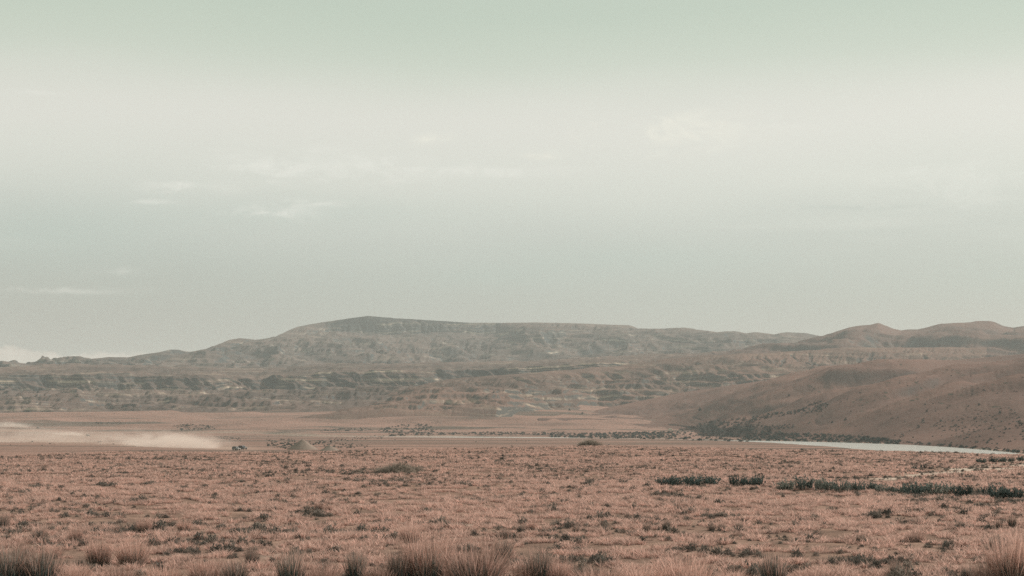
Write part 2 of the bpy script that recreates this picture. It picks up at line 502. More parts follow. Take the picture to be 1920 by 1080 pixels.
def make_badlands():
    foot = [(-420, 792), (0, 785), (100, 785), (250, 781), (400, 779), (640, 770), (900, 767), (1100, 771), (1300, 776), (2340, 790)]
    rim = [(-420, 712), (0, 704), (150, 699), (210, 699), (300, 703), (400, 704), (480, 706), (560, 700), (640, 694), (740, 694), (800, 691),
           (900, 690), (1000, 686), (1200, 676), (1400, 668), (1600, 668), (2340, 690)]
    toe = [(-420, 738), (0, 730), (150, 724), (300, 726), (400, 728), (560, 726), (640, 723), (800, 717), (1000, 714), (1300, 705), (2340, 715)]
    px = np.arange(-420, 2341, 12.0)
    bay = fbm(px / 140, 0 * px + 4, 3) * 70                    # buttresses and bays of the scarp

    def wob(y, extra):
        return [(float(p), float(y + b + extra * 0)) for p, b in zip(px, bay)]
    fy = [(-420, 1900), (950, 1900), (1100, 2180), (2340, 2180)]
    lay = Layer([
        ([(a, b + 30) for a, b in foot], [(a, b - 60) for a, b in fy], 8),
        (foot, fy, 44),
        ([(-420, 760), (0, 752), (150, 750), (300, 752), (500, 748), (800, 742), (1300, 738), (2340, 745)], [(-420, 2200), (950, 2200), (1100, 2330), (2340, 2330)], 36),
        (toe, wob(2535, 0), 36),
        (rim, wob(2592, 0), 26),
        ([(a, b - np.interp(a, [0, 300, 700, 1000], [14, 16, 10, 8])) for a, b in rim], 3250, 6),
        ([(-420, 730), (2340, 730)], 3600, 1)], soft=1)
    X, Y, s = lay.X, lay.Y, lay.s
    wx, wy = fbm(X / 120, Y / 120, 3), fbm(X / 120 + 40, Y / 120, 3)
    body = ridged(X / 150 + wx * 0.5, Y / 150 + wy * 0.6, 5, 0.55) - 0.45
    amp = np.interp(s, [0, 1, 1.35, 2, 2.8, 3, 3.4, 4, 4.4, 5], [2, 2, 14, 15, 8, 4, 2.5, 3, 6, 6])
    z = lay.Z + body * amp
    q = X + Y * 0.45
    z += (spur(q / 78 + wx * 0.5, Y / 230 + wy * 0.5, 4, 0.5) - 0.3) * np.interp(s, [0, 1, 1.2, 2, 2.8, 3, 3.4, 4, 4.4, 5], [1, 2, 12, 14, 9, 4, 2, 3, 8, 8])
    z += fbm(X / 40, Y / 50, 4) * np.interp(s, [0, 1, 1.4, 3, 4, 5], [0.3, 1, 5, 3, 3, 4])
    # slanting gullies and debris cones of the scarp
    g = np.abs(fbm(X / 21 + (s - 3) * 1.9 + wx * 1.2, s * 0.7 + 5, 3))
    g2 = np.abs(fbm(X / 75 + (s - 3) * 0.8 + wx * 0.8, s * 0.4 + 25, 2))
    z -= (0.5 - np.clip(g * 1.3, 0, 0.5)) * np.interp(s, [2.4, 2.8, 3.1, 3.6, 3.95, 4.2], [0, 9, 12, 11, 4, 0])
    z -= (0.5 - np.clip(g2 * 1.3, 0, 0.5)) * np.interp(s, [2.4, 2.8, 3.1, 3.6, 3.95, 4.4], [0, 10, 16, 16, 12, 0])
    lay.Z = z
    hard = 0.5 + 1.0 * sstep(-0.2, 0.3, np.sin(z / 7.5 + fbm(X / 300, Y / 300, 2) * 3))
    erode(lay, 0.085, 6, 0.45, hard * np.interp(s, [0, 1, 1.3, 2.7, 3.0, 3.9, 4.1, 4.5, 6], [0.0, 0.25, 1, 1, 0.10, 0.10, 0.8, 0.6, 0.3]), 0.03)
    z = lay.Z
    stp = 8.0
    q = z / stp + fbm(X / 200, Y / 300, 2) * 1.0
    fr = q - np.floor(q)
    z += (sstep(0.2, 0.7, fr) - fr) * stp * np.interp(s, [0, 1.1, 1.4, 2.8, 3.1, 3.9, 4], [0, 0.2, 0.75, 0.7, 0.2, 0.2, 0.3])
    z += fbm(X / 14, Y / 18, 4) * np.interp(s, [0, 1, 1.3, 3, 4, 5], [0.3, 0.6, 1.3, 1.2, 0.8, 1.0])
    lay.Z = z
    return lay


def make_midridge():
    crest = [(400, 800), (560, 790), (640, 768), (720, 738), (800, 719), (860, 709), (960, 702), (1100, 690), (1180, 683), (1240, 675), (1330, 667), (1400, 663),
             (1480, 659), (1600, 652), (1800, 652), (2340, 660)]
    foot = [(400, 802), (640, 773), (760, 769), (900, 768), (1000, 769), (1100, 774), (1200, 780), (1500, 790), (2340, 800)]
    def far(a, b):
        return [(400, a), (930, a), (1120, b), (2340, b)]
    lay = Layer([
        ([(a, b + 40) for a, b in foot], far(1690, 2060), 8),
        (foot, far(1750, 2120), 36),
        ([(400, 801), (560, 793), (640, 770), (760, 755), (900, 747), (1000, 746), (1100, 743), (1300, 745), (1500, 748), (2340, 750)], far(1930, 2240), 30),
        ([(400, 801), (560, 792), (640, 769), (720, 750), (800, 733), (900, 733), (1000, 729), (1100, 726), (1300, 722), (1500, 716), (2340, 720)], far(2080, 2350), 44),
        (crest, [(400, 2250), (900, 2300), (1150, 2540), (1600, 2640), (2340, 2640)], 16),
        ([(a, b + 16) for a, b in crest], 2950, 1)], soft=2, px=np.linspace(430, 1850, 760))
    X, Y, s = lay.X, lay.Y, lay.s
    fade = np.interp(lay.px, [430, 640, 800], [0, 0.25, 1])[None, :]
    wx, wy = fbm(X / 140 + 9, Y / 140, 3), fbm(X / 140 + 70, Y / 140, 3)
    body = ridged(X / 150 + wx * 0.6 + 3, Y / 170 + wy * 0.6, 5) - 0.45
    keep = crest_keep(lay, 4, 0.5)
    z = lay.Z + body * np.interp(s, [0, 1, 1.4, 2, 2.8, 3.2, 4, 5], [1, 3, 16, 18, 12, 7, 4, 8]) * keep * fade
    z += (spur((X + Y * 0.4) / 66 + wx * 0.5, Y / 260 + wy * 0.5, 4, 0.5) - 0.3) * np.interp(s, [0, 1, 1.2, 2, 3, 3.6, 4, 5], [1, 2, 12, 14, 17, 16, 3, 8]) * fade * keep
    right = sstep(1120, 1250, lay.px)[None, :]
    z += right * (spur((X + Y * 0.5) / 190 + 7, Y / 330 + wx * 0.3, 4, 0.45) - 0.3) * 30 * np.interp(s, [1, 2, 3, 4], [0.2, 1, 1, 0.1])
    z += fbm(X / 40, Y / 50, 4) * np.interp(s, [0, 1, 1.4, 4, 5], [0.3, 1, 5, 2, 4]) * fade
    lay.Z = z
    hard = 0.5 + 1.0 * sstep(-0.2, 0.3, np.sin(z / 8.5 + fbm(X / 300, Y / 300, 2) * 3))
    erode(lay, 0.080, 6, 0.45, hard * np.interp(s, [0, 1, 1.3, 3.8, 4, 6], [0.0, 0.25, 1, 0.9, 0.15, 0.1]) * fade, 0.03)
    z = lay.Z
    stp = 10.0
    q = z / stp + fbm(X / 200, Y / 300, 2)
    fr = q - np.floor(q)
    z += (sstep(0.2, 0.7, fr) - fr) * stp * np.interp(s, [0, 1.1, 1.4, 2.8, 3.1, 4], [0, 0.2, 0.6, 0.5, 0.15, 0.1]) * fade
    z += fbm(X / 14, Y / 18, 4) * np.interp(s, [0, 1, 1.3, 3, 4, 5], [0.3, 0.6, 1.2, 1.1, 0.8, 1.0]) * fade
    lay.Z = z
    return lay


def make_roundhills():
    lay = Layer([
        ([(1200, 760), (2340, 740)], 2480, 10),
        ([(1200, 720), (1350, 698), (1500, 694), (1600, 690), (1750, 682), (1920, 668), (2340, 650)], 2680, 40),
        ([(1200, 700), (1350, 676), (1450, 666), (1500, 663), (1560, 650), (1610, 643), (1680, 656), (1740, 650), (1800, 638), (1860, 650), (1920, 648), (2100, 630), (2340, 636)], 2980, 44),
        (SKY_R, 3320, 14),
        ([(a, b + 30) for a, b in SKY_R], 3900, 1)], soft=6, px=np.linspace(1230, 2340, 640))
    X, Y, s = lay.X, lay.Y, lay.s
    keep = crest_keep(lay, 3, 0.55)
    fade = np.interp(lay.px, [1230, 1400], [0.2, 1])[None, :]
    wx, wy = fbm(X / 300 + 9, Y / 300, 3), fbm(X / 300 + 70, Y / 300, 3)
    body = spur((X + Y * 0.3) / 260 + wx * 0.5, Y / 480 + wy * 0.5, 4, 0.45) - 0.3
    z = lay.Z + body * np.interp(s, [0, 1, 1.8, 2.4, 3, 4], [20, 70, 75, 30, 5, 20]) * keep * fade
    lay.Z = z + fbm(X / 70, Y / 90, 4) * 9 * keep
    erode(lay, 0.050, 5, 0.45, np.interp(s, [0, 2.6, 3, 4], [1, 0.8, 0.1, 0.1]), 0.10)
    lay.Z = lay.Z + fbm(X / 22, Y / 26, 3) * 1.2
    return lay


HS_FOOT = [(1000, 790), (1050, 787), (1100, 785), (1200, 797), (1280, 806), (1400, 817), (1560, 828), (1700, 835), (1860, 845), (1920, 848), (2340, 880)]
HS_FY = [(1000, 1630), (1050, 1640), (1100, 1640), (1200, 1520), (1280, 1380), (1400, 1180), (1560, 980), (1700, 790), (1860, 610), (1920, 575), (2340, 400)]


def make_hillside():
    crest = [(1000, 801), (1050, 789), (1100, 772), (1180, 755), (1250, 740), (1330, 727), (1400, 718), (1480, 707), (1540, 699), (1600, 691), (1700, 683),
             (1800, 675), (1920, 664), (2100, 652), (2340, 640)]
    cy = [(1000, 1980), (1100, 1990), (1200, 2020), (1300, 2020), (1500, 1920), (1920, 1750), (2340, 1650)]

    def between(t, bow, pts=range(1000, 2341, 60)):
        fx, fy = zip(*HS_FOOT); cx, cyy = zip(*crest)
        return [(p, np.interp(p, fx, fy) * (1 - t) + np.interp(p, cx, cyy) * t + bow) for p in pts]

    def dist(t, pts=range(1000, 2341, 60)):
        a = np.array(HS_FY); c = np.array(cy)
        return [(p, np.interp(p, a[:, 0], a[:, 1]) * (1 - t) + np.interp(p, c[:, 0], c[:, 1]) * t) for p in pts]
    lay = Layer([
        ([(a, b + 22) for a, b in HS_FOOT], [(a, b - 40) for a, b in HS_FY], 8),
        (HS_FOOT, HS_FY, 46),
        (between(0.30, 0), dist(0.33), 50),
        (between(0.68, 0), dist(0.66), 44),
        (crest, cy, 12),
        ([(a, b + 22) for a, b in crest], [(a, b + 420) for a, b in cy], 1)], soft=5, px=np.linspace(1010, 2340, 760), blur=61)
    X, Y, s = lay.X, lay.Y, lay.s
    keep = crest_keep(lay, 4, 0.4)
    fade = np.interp(lay.px, [1010, 1100, 1250, 1400, 1560], [0, 0.06, 0.14, 0.5, 1])[None, :]
    # spurs and shallow draws run down towards the lower left
    a = math.radians(76)
    p = X * math.cos(a) - Y * math.sin(a); q = X * math.sin(a) + Y * math.cos(a)
    wx = fbm(X / 260 + 9, Y / 260, 3)
    sp = spur(p / 200 + wx * 0.35, q / 700 + 2, 3, 0.45) - 0.3
    lowf = np.interp(s, [0, 1, 1.3, 2, 3, 4, 5], [0, 0.0, 0.18, 0.85, 0.9, 0.25, 0.5])
    z = lay.Z + sp * 62 * lowf * fade * keep
    z += (spur(p / 85 + wx, q / 380 + 8, 3, 0.45) - 0.3) * 17 * lowf * fade * keep
    lay.Z = z + fbm(X / 46, Y / 60, 4) * 4.5 * lowf * keep
    erode(lay, 0.018, 5, 0.45, np.interp(s, [0, 1, 1.4, 3.6, 4, 5], [0, 0.2, 1, 1, 0.15, 0.1]), 0.3)
    lay.Z = lay.Z + fbm(X / 9, Y / 11, 3) * 0.5 * lowf
    return lay


salmon = (0.300, 0.185, 0.138, 1); tan = (0.235, 0.155, 0.118, 1)
mesa = make_mesa(); mesa.build('mesa_hill', hill_mat('far_hill_ground', (0.146, 0.112, 0.098, 1), (0.096, 0.081, 0.074, 1), (0.050, 0.056, 0.056, 1), (0.36, 0.295, 0.235, 1), 26, 0.75, (0.78, 0.96), 1.0))
badl = make_badlands(); badl.build('badlands_hill', hill_mat('badlands_ground', (0.152, 0.110, 0.094, 1), (0.102, 0.081, 0.072, 1), (0.052, 0.056, 0.055, 1), (0.42, 0.33, 0.255, 1), 15, 1.0, (0.74, 0.95), 1.0))
midr = make_midridge(); midr.build('eroded_ridge', hill_mat('ridge_ground', (0.185, 0.118, 0.096, 1), (0.124, 0.089, 0.075, 1), (0.068, 0.066, 0.061, 1), (0.38, 0.29, 0.22, 1), 17, 0.8, (0.74, 0.95), 1.0))
rndh = make_roundhills(); rndh.build('rounded_hill', hill_mat('rounded_hill_ground', (0.175, 0.114, 0.097, 1), (0.130, 0.092, 0.081, 1), (0.064, 0.064, 0.062, 1), (0.25, 0.19, 0.15, 1), 30, 0.3, (0.72, 0.95), 0.9, 0.5))

# ------------------------------------------------------------------ valley floor, river, steppe
ZW = -7.5
RIV = [(-260, 1560, 40), (500, 1500, 1), (690, 1420, 30), (860, 1370, 140), (1030, 1300, 100), (1120, 1240, 22), (1230, 1180, 20), (1360, 1030, 30),
       (1480, 900, 150), (1600, 760, 230), (1720, 650, 240), (1850, 515, 165), (1925, 455, 100), (2100, 400, 110), (2340, 330, 120)]   # bearing px, distance, width along sight
_r = np.array(RIV, float)
RU = (_r[:, 0] - 960) / F


def river_sd(X, Y):
    """signed distance-like measure along the sight line: negative in the water"""
    u = X / np.maximum(Y, 1)
    return np.abs(Y - np.interp(u, RU, _r[:, 1])) - np.interp(u, RU, _r[:, 2]) / 2


def valley_z(X, Y):
    u = X / np.maximum(Y, 1)
    foot = 2.5 + np.interp(u * F + 960, [-420, 0, 250, 640, 900, 1060, 1200, 1500, 2340], [8, 17, 20, 31, 34, 31, 20, 12, 8]) * 1900 / F
    z = np.interp(Y, [100, 250, 600, 1320], [-9.5, -8.4, -7.05, -7.15])
    t = np.clip((Y - 1440) / (1900 - 1440), 0, 2.2)
    z = z + (foot + 7.15) * np.where(t < 1, t * (0.72 + 0.28 * t), 1 + (t - 1) * 0.4)
    far = sstep(1420, 1560, Y)
    n = fbm(X / 420, Y / 110 + 3, 3)
    terr = sstep(0.02, 0.10, n) + sstep(0.26, 0.33, n) - sstep(-0.28, -0.20, -np.abs(n)) * 0.3
    z = z + terr * far * np.interp(Y, [500, 1400, 1800], [0.5, 1.8, 3.0])
    z = z + fbm(X / 120, Y / 60, 4) * np.interp(Y, [300, 1350, 1600], [0.25, 0.25, 1.2])
    sd = river_sd(X, Y)
    bed = ZW - 1.2
    k = sstep(-6, 26, sd)
    return bed * (1 - k) + np.maximum(z, ZW + 0.35) * k


def foot_distance(px, py):
    """distance at which the sight line through a photo pixel meets the valley floor"""
    u, v = ray(px, py)
    Y = np.geomspace(560, 2300, 3000)
    h = np.nonzero((valley_z(u * Y, Y) - CAM[2]) / Y >= v)[0]
    return float(Y[h[0]])


HS_FY = [(p, foot_distance(p, q) if p < 1390 else d) for (p, q), (_, d) in zip(HS_FOOT, HS_FY)]
hils = make_hillside()
_v = valley_z(hils.X, hils.Y)
_k = sstep(1.0, 1.35, hils.s)                     # the slope grows out of the valley floor without a step
_k = np.maximum(_k, sstep(1420, 1560, hils.px)[None, :] * sstep(0.6, 1.0, hils.s))
hils.Z = (_v - 1.5 * sstep(1.05, 0.2, hils.s) + 0.1) * (1 - _k) + hils.Z * _k
hils.build('grassy_hillside', hill_mat('hillside_ground', (0.190, 0.117, 0.097, 1), (0.143, 0.095, 0.082, 1), (0.082, 0.070, 0.065, 1), (0.26, 0.19, 0.15, 1), 30, 0.2, (0.74, 0.96), 0.8, 0.8))

EDGE = np.array([(-420, 864), (0, 855), (100, 851), (200, 847.5), (420, 847), (600, 846), (700, 842), (860, 839), (1000, 838), (1130, 835), (1250, 838),
                 (1350, 840), (1500, 842.5), (1650, 845), (1800, 849), (1920, 852), (2340, 862)], float)
EU = (EDGE[:, 0] - 960) / F
EY = CAM[2] * F / (EDGE[:, 1] - 800)


def plain_z(X, Y):
    Yc = np.maximum(Y, 6)
    u = X / Yc
    e = np.interp(u, EU, EY)
    z = fbm(X / 46, Y / 30, 3) * 0.16 * sstep(18, 60, Y)
    z = z + fbm(X / 2.6, Y / 2.6, 3) * 0.075 + fbm(X / 9, Y / 7 + 5, 2) * 0.10
    return z - sstep(-6, 38, Y - e) ** 1.2 * 10.5


def wash_mask(X, Y):
    """bare pale gravel of the dry wash at the right"""
    Yc = np.maximum(Y, 6)
    px = X / Yc * F + 960; py = 800 + CAM[2] * F / Yc
    mid = np.interp(px, [1560, 1640, 1760, 1850, 1920, 2100], [908, 898, 886, 877, 872, 862])
    wid = np.interp(px, [1560, 1640, 1760, 1850, 1920, 2100], [2, 7, 9, 11, 12, 12])
    m = sstep(1.0, 0.5, np.abs(py - mid) / wid + 0.2 - 1.7 * fbm(X / 6.0, Y / 2.6 + X / 9, 3)) * sstep(1590, 1680, px)
    px2 = np.exp(-((px - 520) / 34) ** 2 - ((py - 1037) / 4.5) ** 2) * 0.45
    px3 = np.exp(-((px - 820) / 110) ** 2 - ((py - 981) / 3) ** 2) * 0.6
    return np.clip(m + px2 + px3 * (fbm(X / 2, Y / 2, 2) > 0), 0, 1)


def valley_material():
    m, N, b = material('valley_ground', 1.0, 0.0)
    pos = N.new('ShaderNodeNewGeometry').outputs['Position']
    st = N.mapping(pos, (0.35, 1, 1))
    big = N.noise(st, 0.010, 5, 0.6); mid = N.noise(st, 0.05, 5, 0.65); fine = N.noise(pos, 0.35, 4, 0.7)
    c = N.ramp(big, [(0.30, (0.185, 0.120, 0.100)), (0.45, (0.275, 0.170, 0.138)), (0.60, (0.315, 0.192, 0.156)), (0.72, (0.215, 0.138, 0.114))])
    c = N.mix(N.math('MULTIPLY', N.rng(mid, 0.52, 0.68), 0.5), c, (0.110, 0.086, 0.072, 1))
    c = N.mix(N.math('MULTIPLY', N.rng(fine, 0.52, 0.72), 0.6), c, (0.075, 0.068, 0.058, 1))
    lines = N.noise(N.mapping(pos, (0.10, 1, 1)), 0.022, 5, 0.62)
    c = N.mix(N.math('MULTIPLY', N.rng(lines, 0.49, 0.60, 0, 1, True), 0.8), c, N.mix(N.rng(fine, 0.4, 0.6), (0.062, 0.068, 0.060, 1), (0.13, 0.105, 0.086, 1)))
    at = N.new('ShaderNodeAttribute', attribute_name='track').outputs['Fac']
    c = N.mix(at, c, (0.40, 0.29, 0.235, 1))
    a2 = N.new('ShaderNodeAttribute', attribute_name='shore').outputs['Fac']
    c = N.mix(a2, c, (0.36, 0.29, 0.235, 1))
    N.l.new(c, b.inputs['Base Color'])
    bp = N.new('ShaderNodeBump'); bp.inputs['Strength'].default_value = 0.8; bp.inputs['Distance'].default_value = 1.6
    N.l.new(N.math('ADD', mid, fine), bp.inputs['Height']); N.l.new(bp.outputs[0], b.inputs['Normal'])
    return m


def steppe_material():
    m, N, b = material('steppe_soil', 1.0, 0.0)
    pos = N.new('ShaderNodeNewGeometry').outputs['Position']
    big = N.noise(pos, 0.06, 4, 0.6); mid = N.noise(pos, 0.9, 4, 0.65); fine = N.noise(pos, 7.0, 4, 0.7)
    c = N.ramp(mid, [(0.30, (0.130, 0.090, 0.074)), (0.5, (0.22, 0.142, 0.112)), (0.70, (0.34, 0.22, 0.172))])
    c = N.mix(N.math('MULTIPLY', N.rng(big, 0.45, 0.65), 0.35), c, (0.20, 0.128, 0.100, 1))
    c = N.mix(N.math('MULTIPLY', N.rng(fine, 0.5, 0.75), 0.5), c, (0.10, 0.076, 0.064, 1))
    a = N.new('ShaderNodeAttribute', attribute_name='bare').outputs['Fac']
    c = N.mix(a, c, N.mix(N.rng(fine, 0.35, 0.7), (0.52, 0.41, 0.34, 1), (0.38, 0.29, 0.24, 1)))
    N.l.new(c, b.inputs['Base Color'])
    bp = N.new('ShaderNodeBump'); bp.inputs['Strength'].default_value = 0.7; bp.inputs['Distance'].default_value = 0.06
    N.l.new(N.math('ADD', mid, fine), bp.inputs['Height']); N.l.new(bp.outputs[0], b.inputs['Normal'])
    return m


def build_ground():
    # valley floor
    u = np.linspace(-0.62, 0.62, 560)
    Y = np.concatenate([np.linspace(95, 500, 40)[:-1], np.geomspace(500, 2600, 250)])
    U, YY = np.meshgrid(u, Y); X = U * YY
    Z = valley_z(X, YY)
    px = U * F + 960
    py = 800 - (Z - CAM[2]) / YY * F
    tr = np.exp(-((py - np.interp(px, [-400, 0, 200, 330, 450, 520], [822, 824, 829, 836, 840, 843])) / 5.0) ** 2) * sstep(560, 430, px)
    tr = np.maximum(tr, 0.8 * np.exp(-((py - np.interp(px, [-400, 0, 170, 300], [800, 806, 818, 824])) / 4.5) ** 2) * sstep(330, 200, px))
    tr *= 0.45 + 0.3 * np.clip(fbm(X / 50, YY / 50, 3) * 2, -1, 1)
    sh = sstep(24, 4, river_sd(X, YY)) * 0.75
    o = mesh_obj('valley_floor', np.stack([X, YY, Z], -1).reshape(-1, 3), grid_faces(*X.shape), valley_material(), smooth=True,
                 attrs={'track': tr, 'shore': sh})
    tag(o, kind='structure')
    # steppe in front
    u = np.linspace(-0.85, 0.85, 620)
    Y = np.concatenate([np.linspace(-50, 16, 30)[:-1], np.geomspace(16, 290, 330)])
    U, YY = np.meshgrid(u, Y); X = U * (np.maximum(YY, -45) + 50)
    Z = plain_z(X, YY)
    o = mesh_obj('steppe', np.stack([X, YY, Z], -1).reshape(-1, 3), grid_faces(*X.shape), steppe_material(), smooth=True,
                 attrs={'bare': wash_mask(X, YY)})
    tag(o, kind='structure')
    # land beyond, below and behind everything else
    n = 48; ang = np.linspace(0, 2 * np.pi, n, endpoint=False)
    rad = np.array([30, 120, 400, 1200, 4000, 9000.0])
    v = [(0, 0, -14.0)] + [(r * math.sin(t), r * math.cos(t), -14.0) for r in rad for t in ang]
    f = [(0, 1 + (i + 1) % n, 1 + i) for i in range(n)]
    for k in range(len(rad) - 1):
        for i in range(n):
            a = 1 + k * n + i; b_ = 1 + k * n + (i + 1) % n
            f.append((a, b_, b_ + n, a + n))
    o = mesh_obj('ground', v, f, hill_mat('far_ground', salmon, tan, (0.14, 0.12, 0.10, 1), (0.4, 0.3, 0.24, 1), 30, 0.0))
    tag(o, kind='structure')
    # river
    us = np.linspace(-0.44, 0.52, 240)
    yc = np.interp(us, RU, _r[:, 1]); w = np.interp(us, RU, _r[:, 2]) / 2 + 8
    rows = [yc - w, yc - w / 3, yc + w / 3, yc + w]
    v = np.array([(uu * y, y, ZW) for r_ in rows for uu, y in zip(us, r_)])
    m, N, b = material('river_water', 0.16, 0.5)
    b.inputs['Base Color'].default_value = (0.44, 0.40, 0.36, 1)
    b.inputs['IOR'].default_value = 1.33
    pos = N.new('ShaderNodeNewGeometry').outputs['Position']
    bp = N.new('ShaderNodeBump'); bp.inputs['Strength'].default_value = 0.8; bp.inputs['Distance'].default_value = 0.5
    N.l.new(N.math('ADD', N.noise(pos, 0.5, 4, 0.6), N.noise(pos, 0.06, 3, 0.5)), bp.inputs['Height'])
    N.l.new(bp.outputs[0], b.inputs['Normal'])
    o = mesh_obj('river', v, grid_faces(4, len(us)), m, smooth=True)
    tag(o, kind='structure')


build_ground()


def on_plain(px, py):
    """point of the steppe on the sight line through a photo pixel"""
    u, v = ray(px, py)
    Y = float(-CAM[2] / min(v, -0.012))
    for _ in range(6):
        z = float(plain_z(u * Y, Y))
        Y = float(np.clip((z - CAM[2]) / min(v, -0.010), 8, 235))
    return Vector((float(u) * Y, Y, float(plain_z(u * Y, Y))))


VROWS = np.geomspace(260, 2400, 1400)
VGRID = valley_z(np.linspace(-0.6, 0.6, 1201)[None, :] * VROWS[:, None], VROWS[:, None] + np.zeros((1, 1201)))


def on_valley(px, py):
    u, v = ray(px, py)
    Y = VROWS
    rel = (VGRID[:, int(np.clip(round(float(u + 0.6) / 0.001), 0, 1200))] - CAM[2]) / Y
    h = np.nonzero(rel >= v)[0]
    y = float(Y[h[0]]) if len(h) else 2000.0
    return Vector((float(u) * y, y, float(valley_z(np.array([u * y]), np.array([y]))[0])))


# ------------------------------------------------------------------ plants: meshes shared between alike plants
def blade_mat(name, stops, vary=0.25, translucent=0.35, hue=None):
    m = bpy.data.materials.new(name); m.use_nodes = True
    N = NT(m.node_tree); N.n.clear()
    out = N.new('ShaderNodeOutputMaterial')
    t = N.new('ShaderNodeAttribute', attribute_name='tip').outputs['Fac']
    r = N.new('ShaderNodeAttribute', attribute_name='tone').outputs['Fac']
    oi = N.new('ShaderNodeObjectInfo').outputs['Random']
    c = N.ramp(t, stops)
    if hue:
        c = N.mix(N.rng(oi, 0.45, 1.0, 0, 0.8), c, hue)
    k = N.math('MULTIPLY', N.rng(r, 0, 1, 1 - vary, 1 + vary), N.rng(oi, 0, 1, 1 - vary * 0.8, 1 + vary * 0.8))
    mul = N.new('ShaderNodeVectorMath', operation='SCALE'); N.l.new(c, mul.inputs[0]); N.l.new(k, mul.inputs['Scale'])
    d = N.new('ShaderNodeBsdfDiffuse'); N.l.new(mul.outputs[0], d.inputs[0])
    tr = N.new('ShaderNodeBsdfTranslucent'); N.l.new(mul.outputs[0], tr.inputs[0])
    mx = N.new('ShaderNodeMixShader'); mx.inputs[0].default_value = translucent
    N.l.new(d.outputs[0], mx.inputs[1]); N.l.new(tr.outputs[0], mx.inputs[2]); N.l.new(mx.outputs[0], out.inputs[0])
    return m


def blades(n, r, h, lean, width, seg, hvar=0.35, curl=0.5, rng=RNG):
    """a tuft of n bent tapering blades; returns verts, tri faces, tip attribute, tone attribute"""
    th = rng.random(n) * 2 * np.pi; rb = r * np.sqrt(rng.random(n))
    bx, by = rb * np.cos(th), rb * np.sin(th)
    hh = h * (1 - hvar * rng.random(n)) * (1 - 0.25 * (rb / r) ** 2)
    out = th + rng.normal(0, 0.7, n)
    tilt = lean * (0.35 + 0.65 * rb / r) * (0.5 + rng.random(n)) + rng.normal(0, 0.08, n)
    wv = rng.random(n) * 2 * np.pi
    w = width * (0.6 + 0.8 * rng.random(n))
    lev = np.linspace(0, 1, seg + 1)
    V = []; T = []
    for j, t in enumerate(lev):
        off = hh * (np.sin(tilt) * t + curl * np.abs(tilt) * t ** 2.2 * 0.6)
        x = bx + np.cos(out) * off; y = by + np.sin(out) * off
        z = hh * t * np.cos(tilt) * (1 - 0.18 * curl * np.abs(tilt) * t) - 0.03 * h * (1 - t)
        if j < seg:
            q = w * (1 - 0.75 * t) / 2
            V.append(np.stack([x - np.cos(wv) * q, y - np.sin(wv) * q, z], 1)); T.append(np.full(n, t))
            V.append(np.stack([x + np.cos(wv) * q, y + np.sin(wv) * q, z], 1)); T.append(np.full(n, t))
        else:
            V.append(np.stack([x, y, z], 1)); T.append(np.full(n, 1.0))
    K = len(V); V = np.stack(V, 1).reshape(-1, 3); T = np.stack(T, 1).reshape(-1)
    base = (np.arange(n) * K)[:, None]
    tri = []
    for j in range(seg):
        a = 2 * j
        if j < seg - 1:
            tri += [(a, a + 1, a + 3), (a, a + 3, a + 2)]
        else:
            tri.append((a, a + 1, a + 2))
    faces = (base[:, None, :] + np.array(tri)[None]).reshape(-1, 3)
    tone = np.repeat(rng.random(n), K)
    return V, faces, T, tone


def merge(*ps):
    vs, fs, ts, os_, k = [], [], [], [], 0
    for v, f, t, o in ps:
        vs.append(v); fs.append(f + k); ts.append(t); os_.append(o); k += len(v)
    return np.concatenate(vs), np.concatenate(fs), np.concatenate(ts), np.concatenate(os_)


def shift(p, dx, dy, s=1.0):
    v = p[0] * s; v = v + np.array([dx, dy, 0])
    return v, p[1], p[2], p[3]


def leaves(n, pts, size, rng=RNG):
    """small pointed leaf faces around points"""
    c = pts[rng.integers(0, len(pts), n)] + rng.normal(0, 0.018, (n, 3))
    a = rng.normal(0, 1, (n, 3)); a[:, 2] = np.abs(a[:, 2]) + 0.5; a /= np.linalg.norm(a, axis=1)[:, None]
    b = np.cross(a, rng.normal(0, 1, (n, 3))); b /= np.linalg.norm(b, axis=1)[:, None] + 1e-6
    s = size * (0.6 + 0.8 * rng.random(n))[:, None]
    V = np.stack([c - a * s * 0.5, c + b * s * 0.30, c + a * s * 0.8, c - b * s * 0.30], 1).reshape(-1, 3)
    base = (np.arange(n) * 4)[:, None]
    f = np.concatenate([base + np.array([[0, 1, 2]]), base + np.array([[0, 2, 3]])])
    T = np.tile(np.array([0.2, 0.5, 1.0, 0.5]), n)
    return V, f, T, np.repeat(rng.random(n), 4)


def shrub_parts(wide, tall, nst, nlf, lsize, rng):
    """upright twiggy shrub: stems as thin blades and leaves along their upper parts"""
    st = blades(nst, wide * 0.36, tall, 0.40, 0.016, 3, 0.6, 0.3, rng)
    K = 7
    v = st[0].reshape(-1, K, 3)
    lo = v[:, 2:4].mean(1); mi = v[:, 4:6].mean(1); hi = v[:, 6]
    ts = rng.random((nst, 16, 1))
    pts = np.where(ts < 0.5, lo[:, None] * (1 - 2 * ts) + mi[:, None] * 2 * ts, mi[:, None] * (2 - 2 * ts) + hi[:, None] * (2 * ts - 1)).reshape(-1, 3)
    lf = leaves(nlf, pts, lsize, rng)
    return st, lf


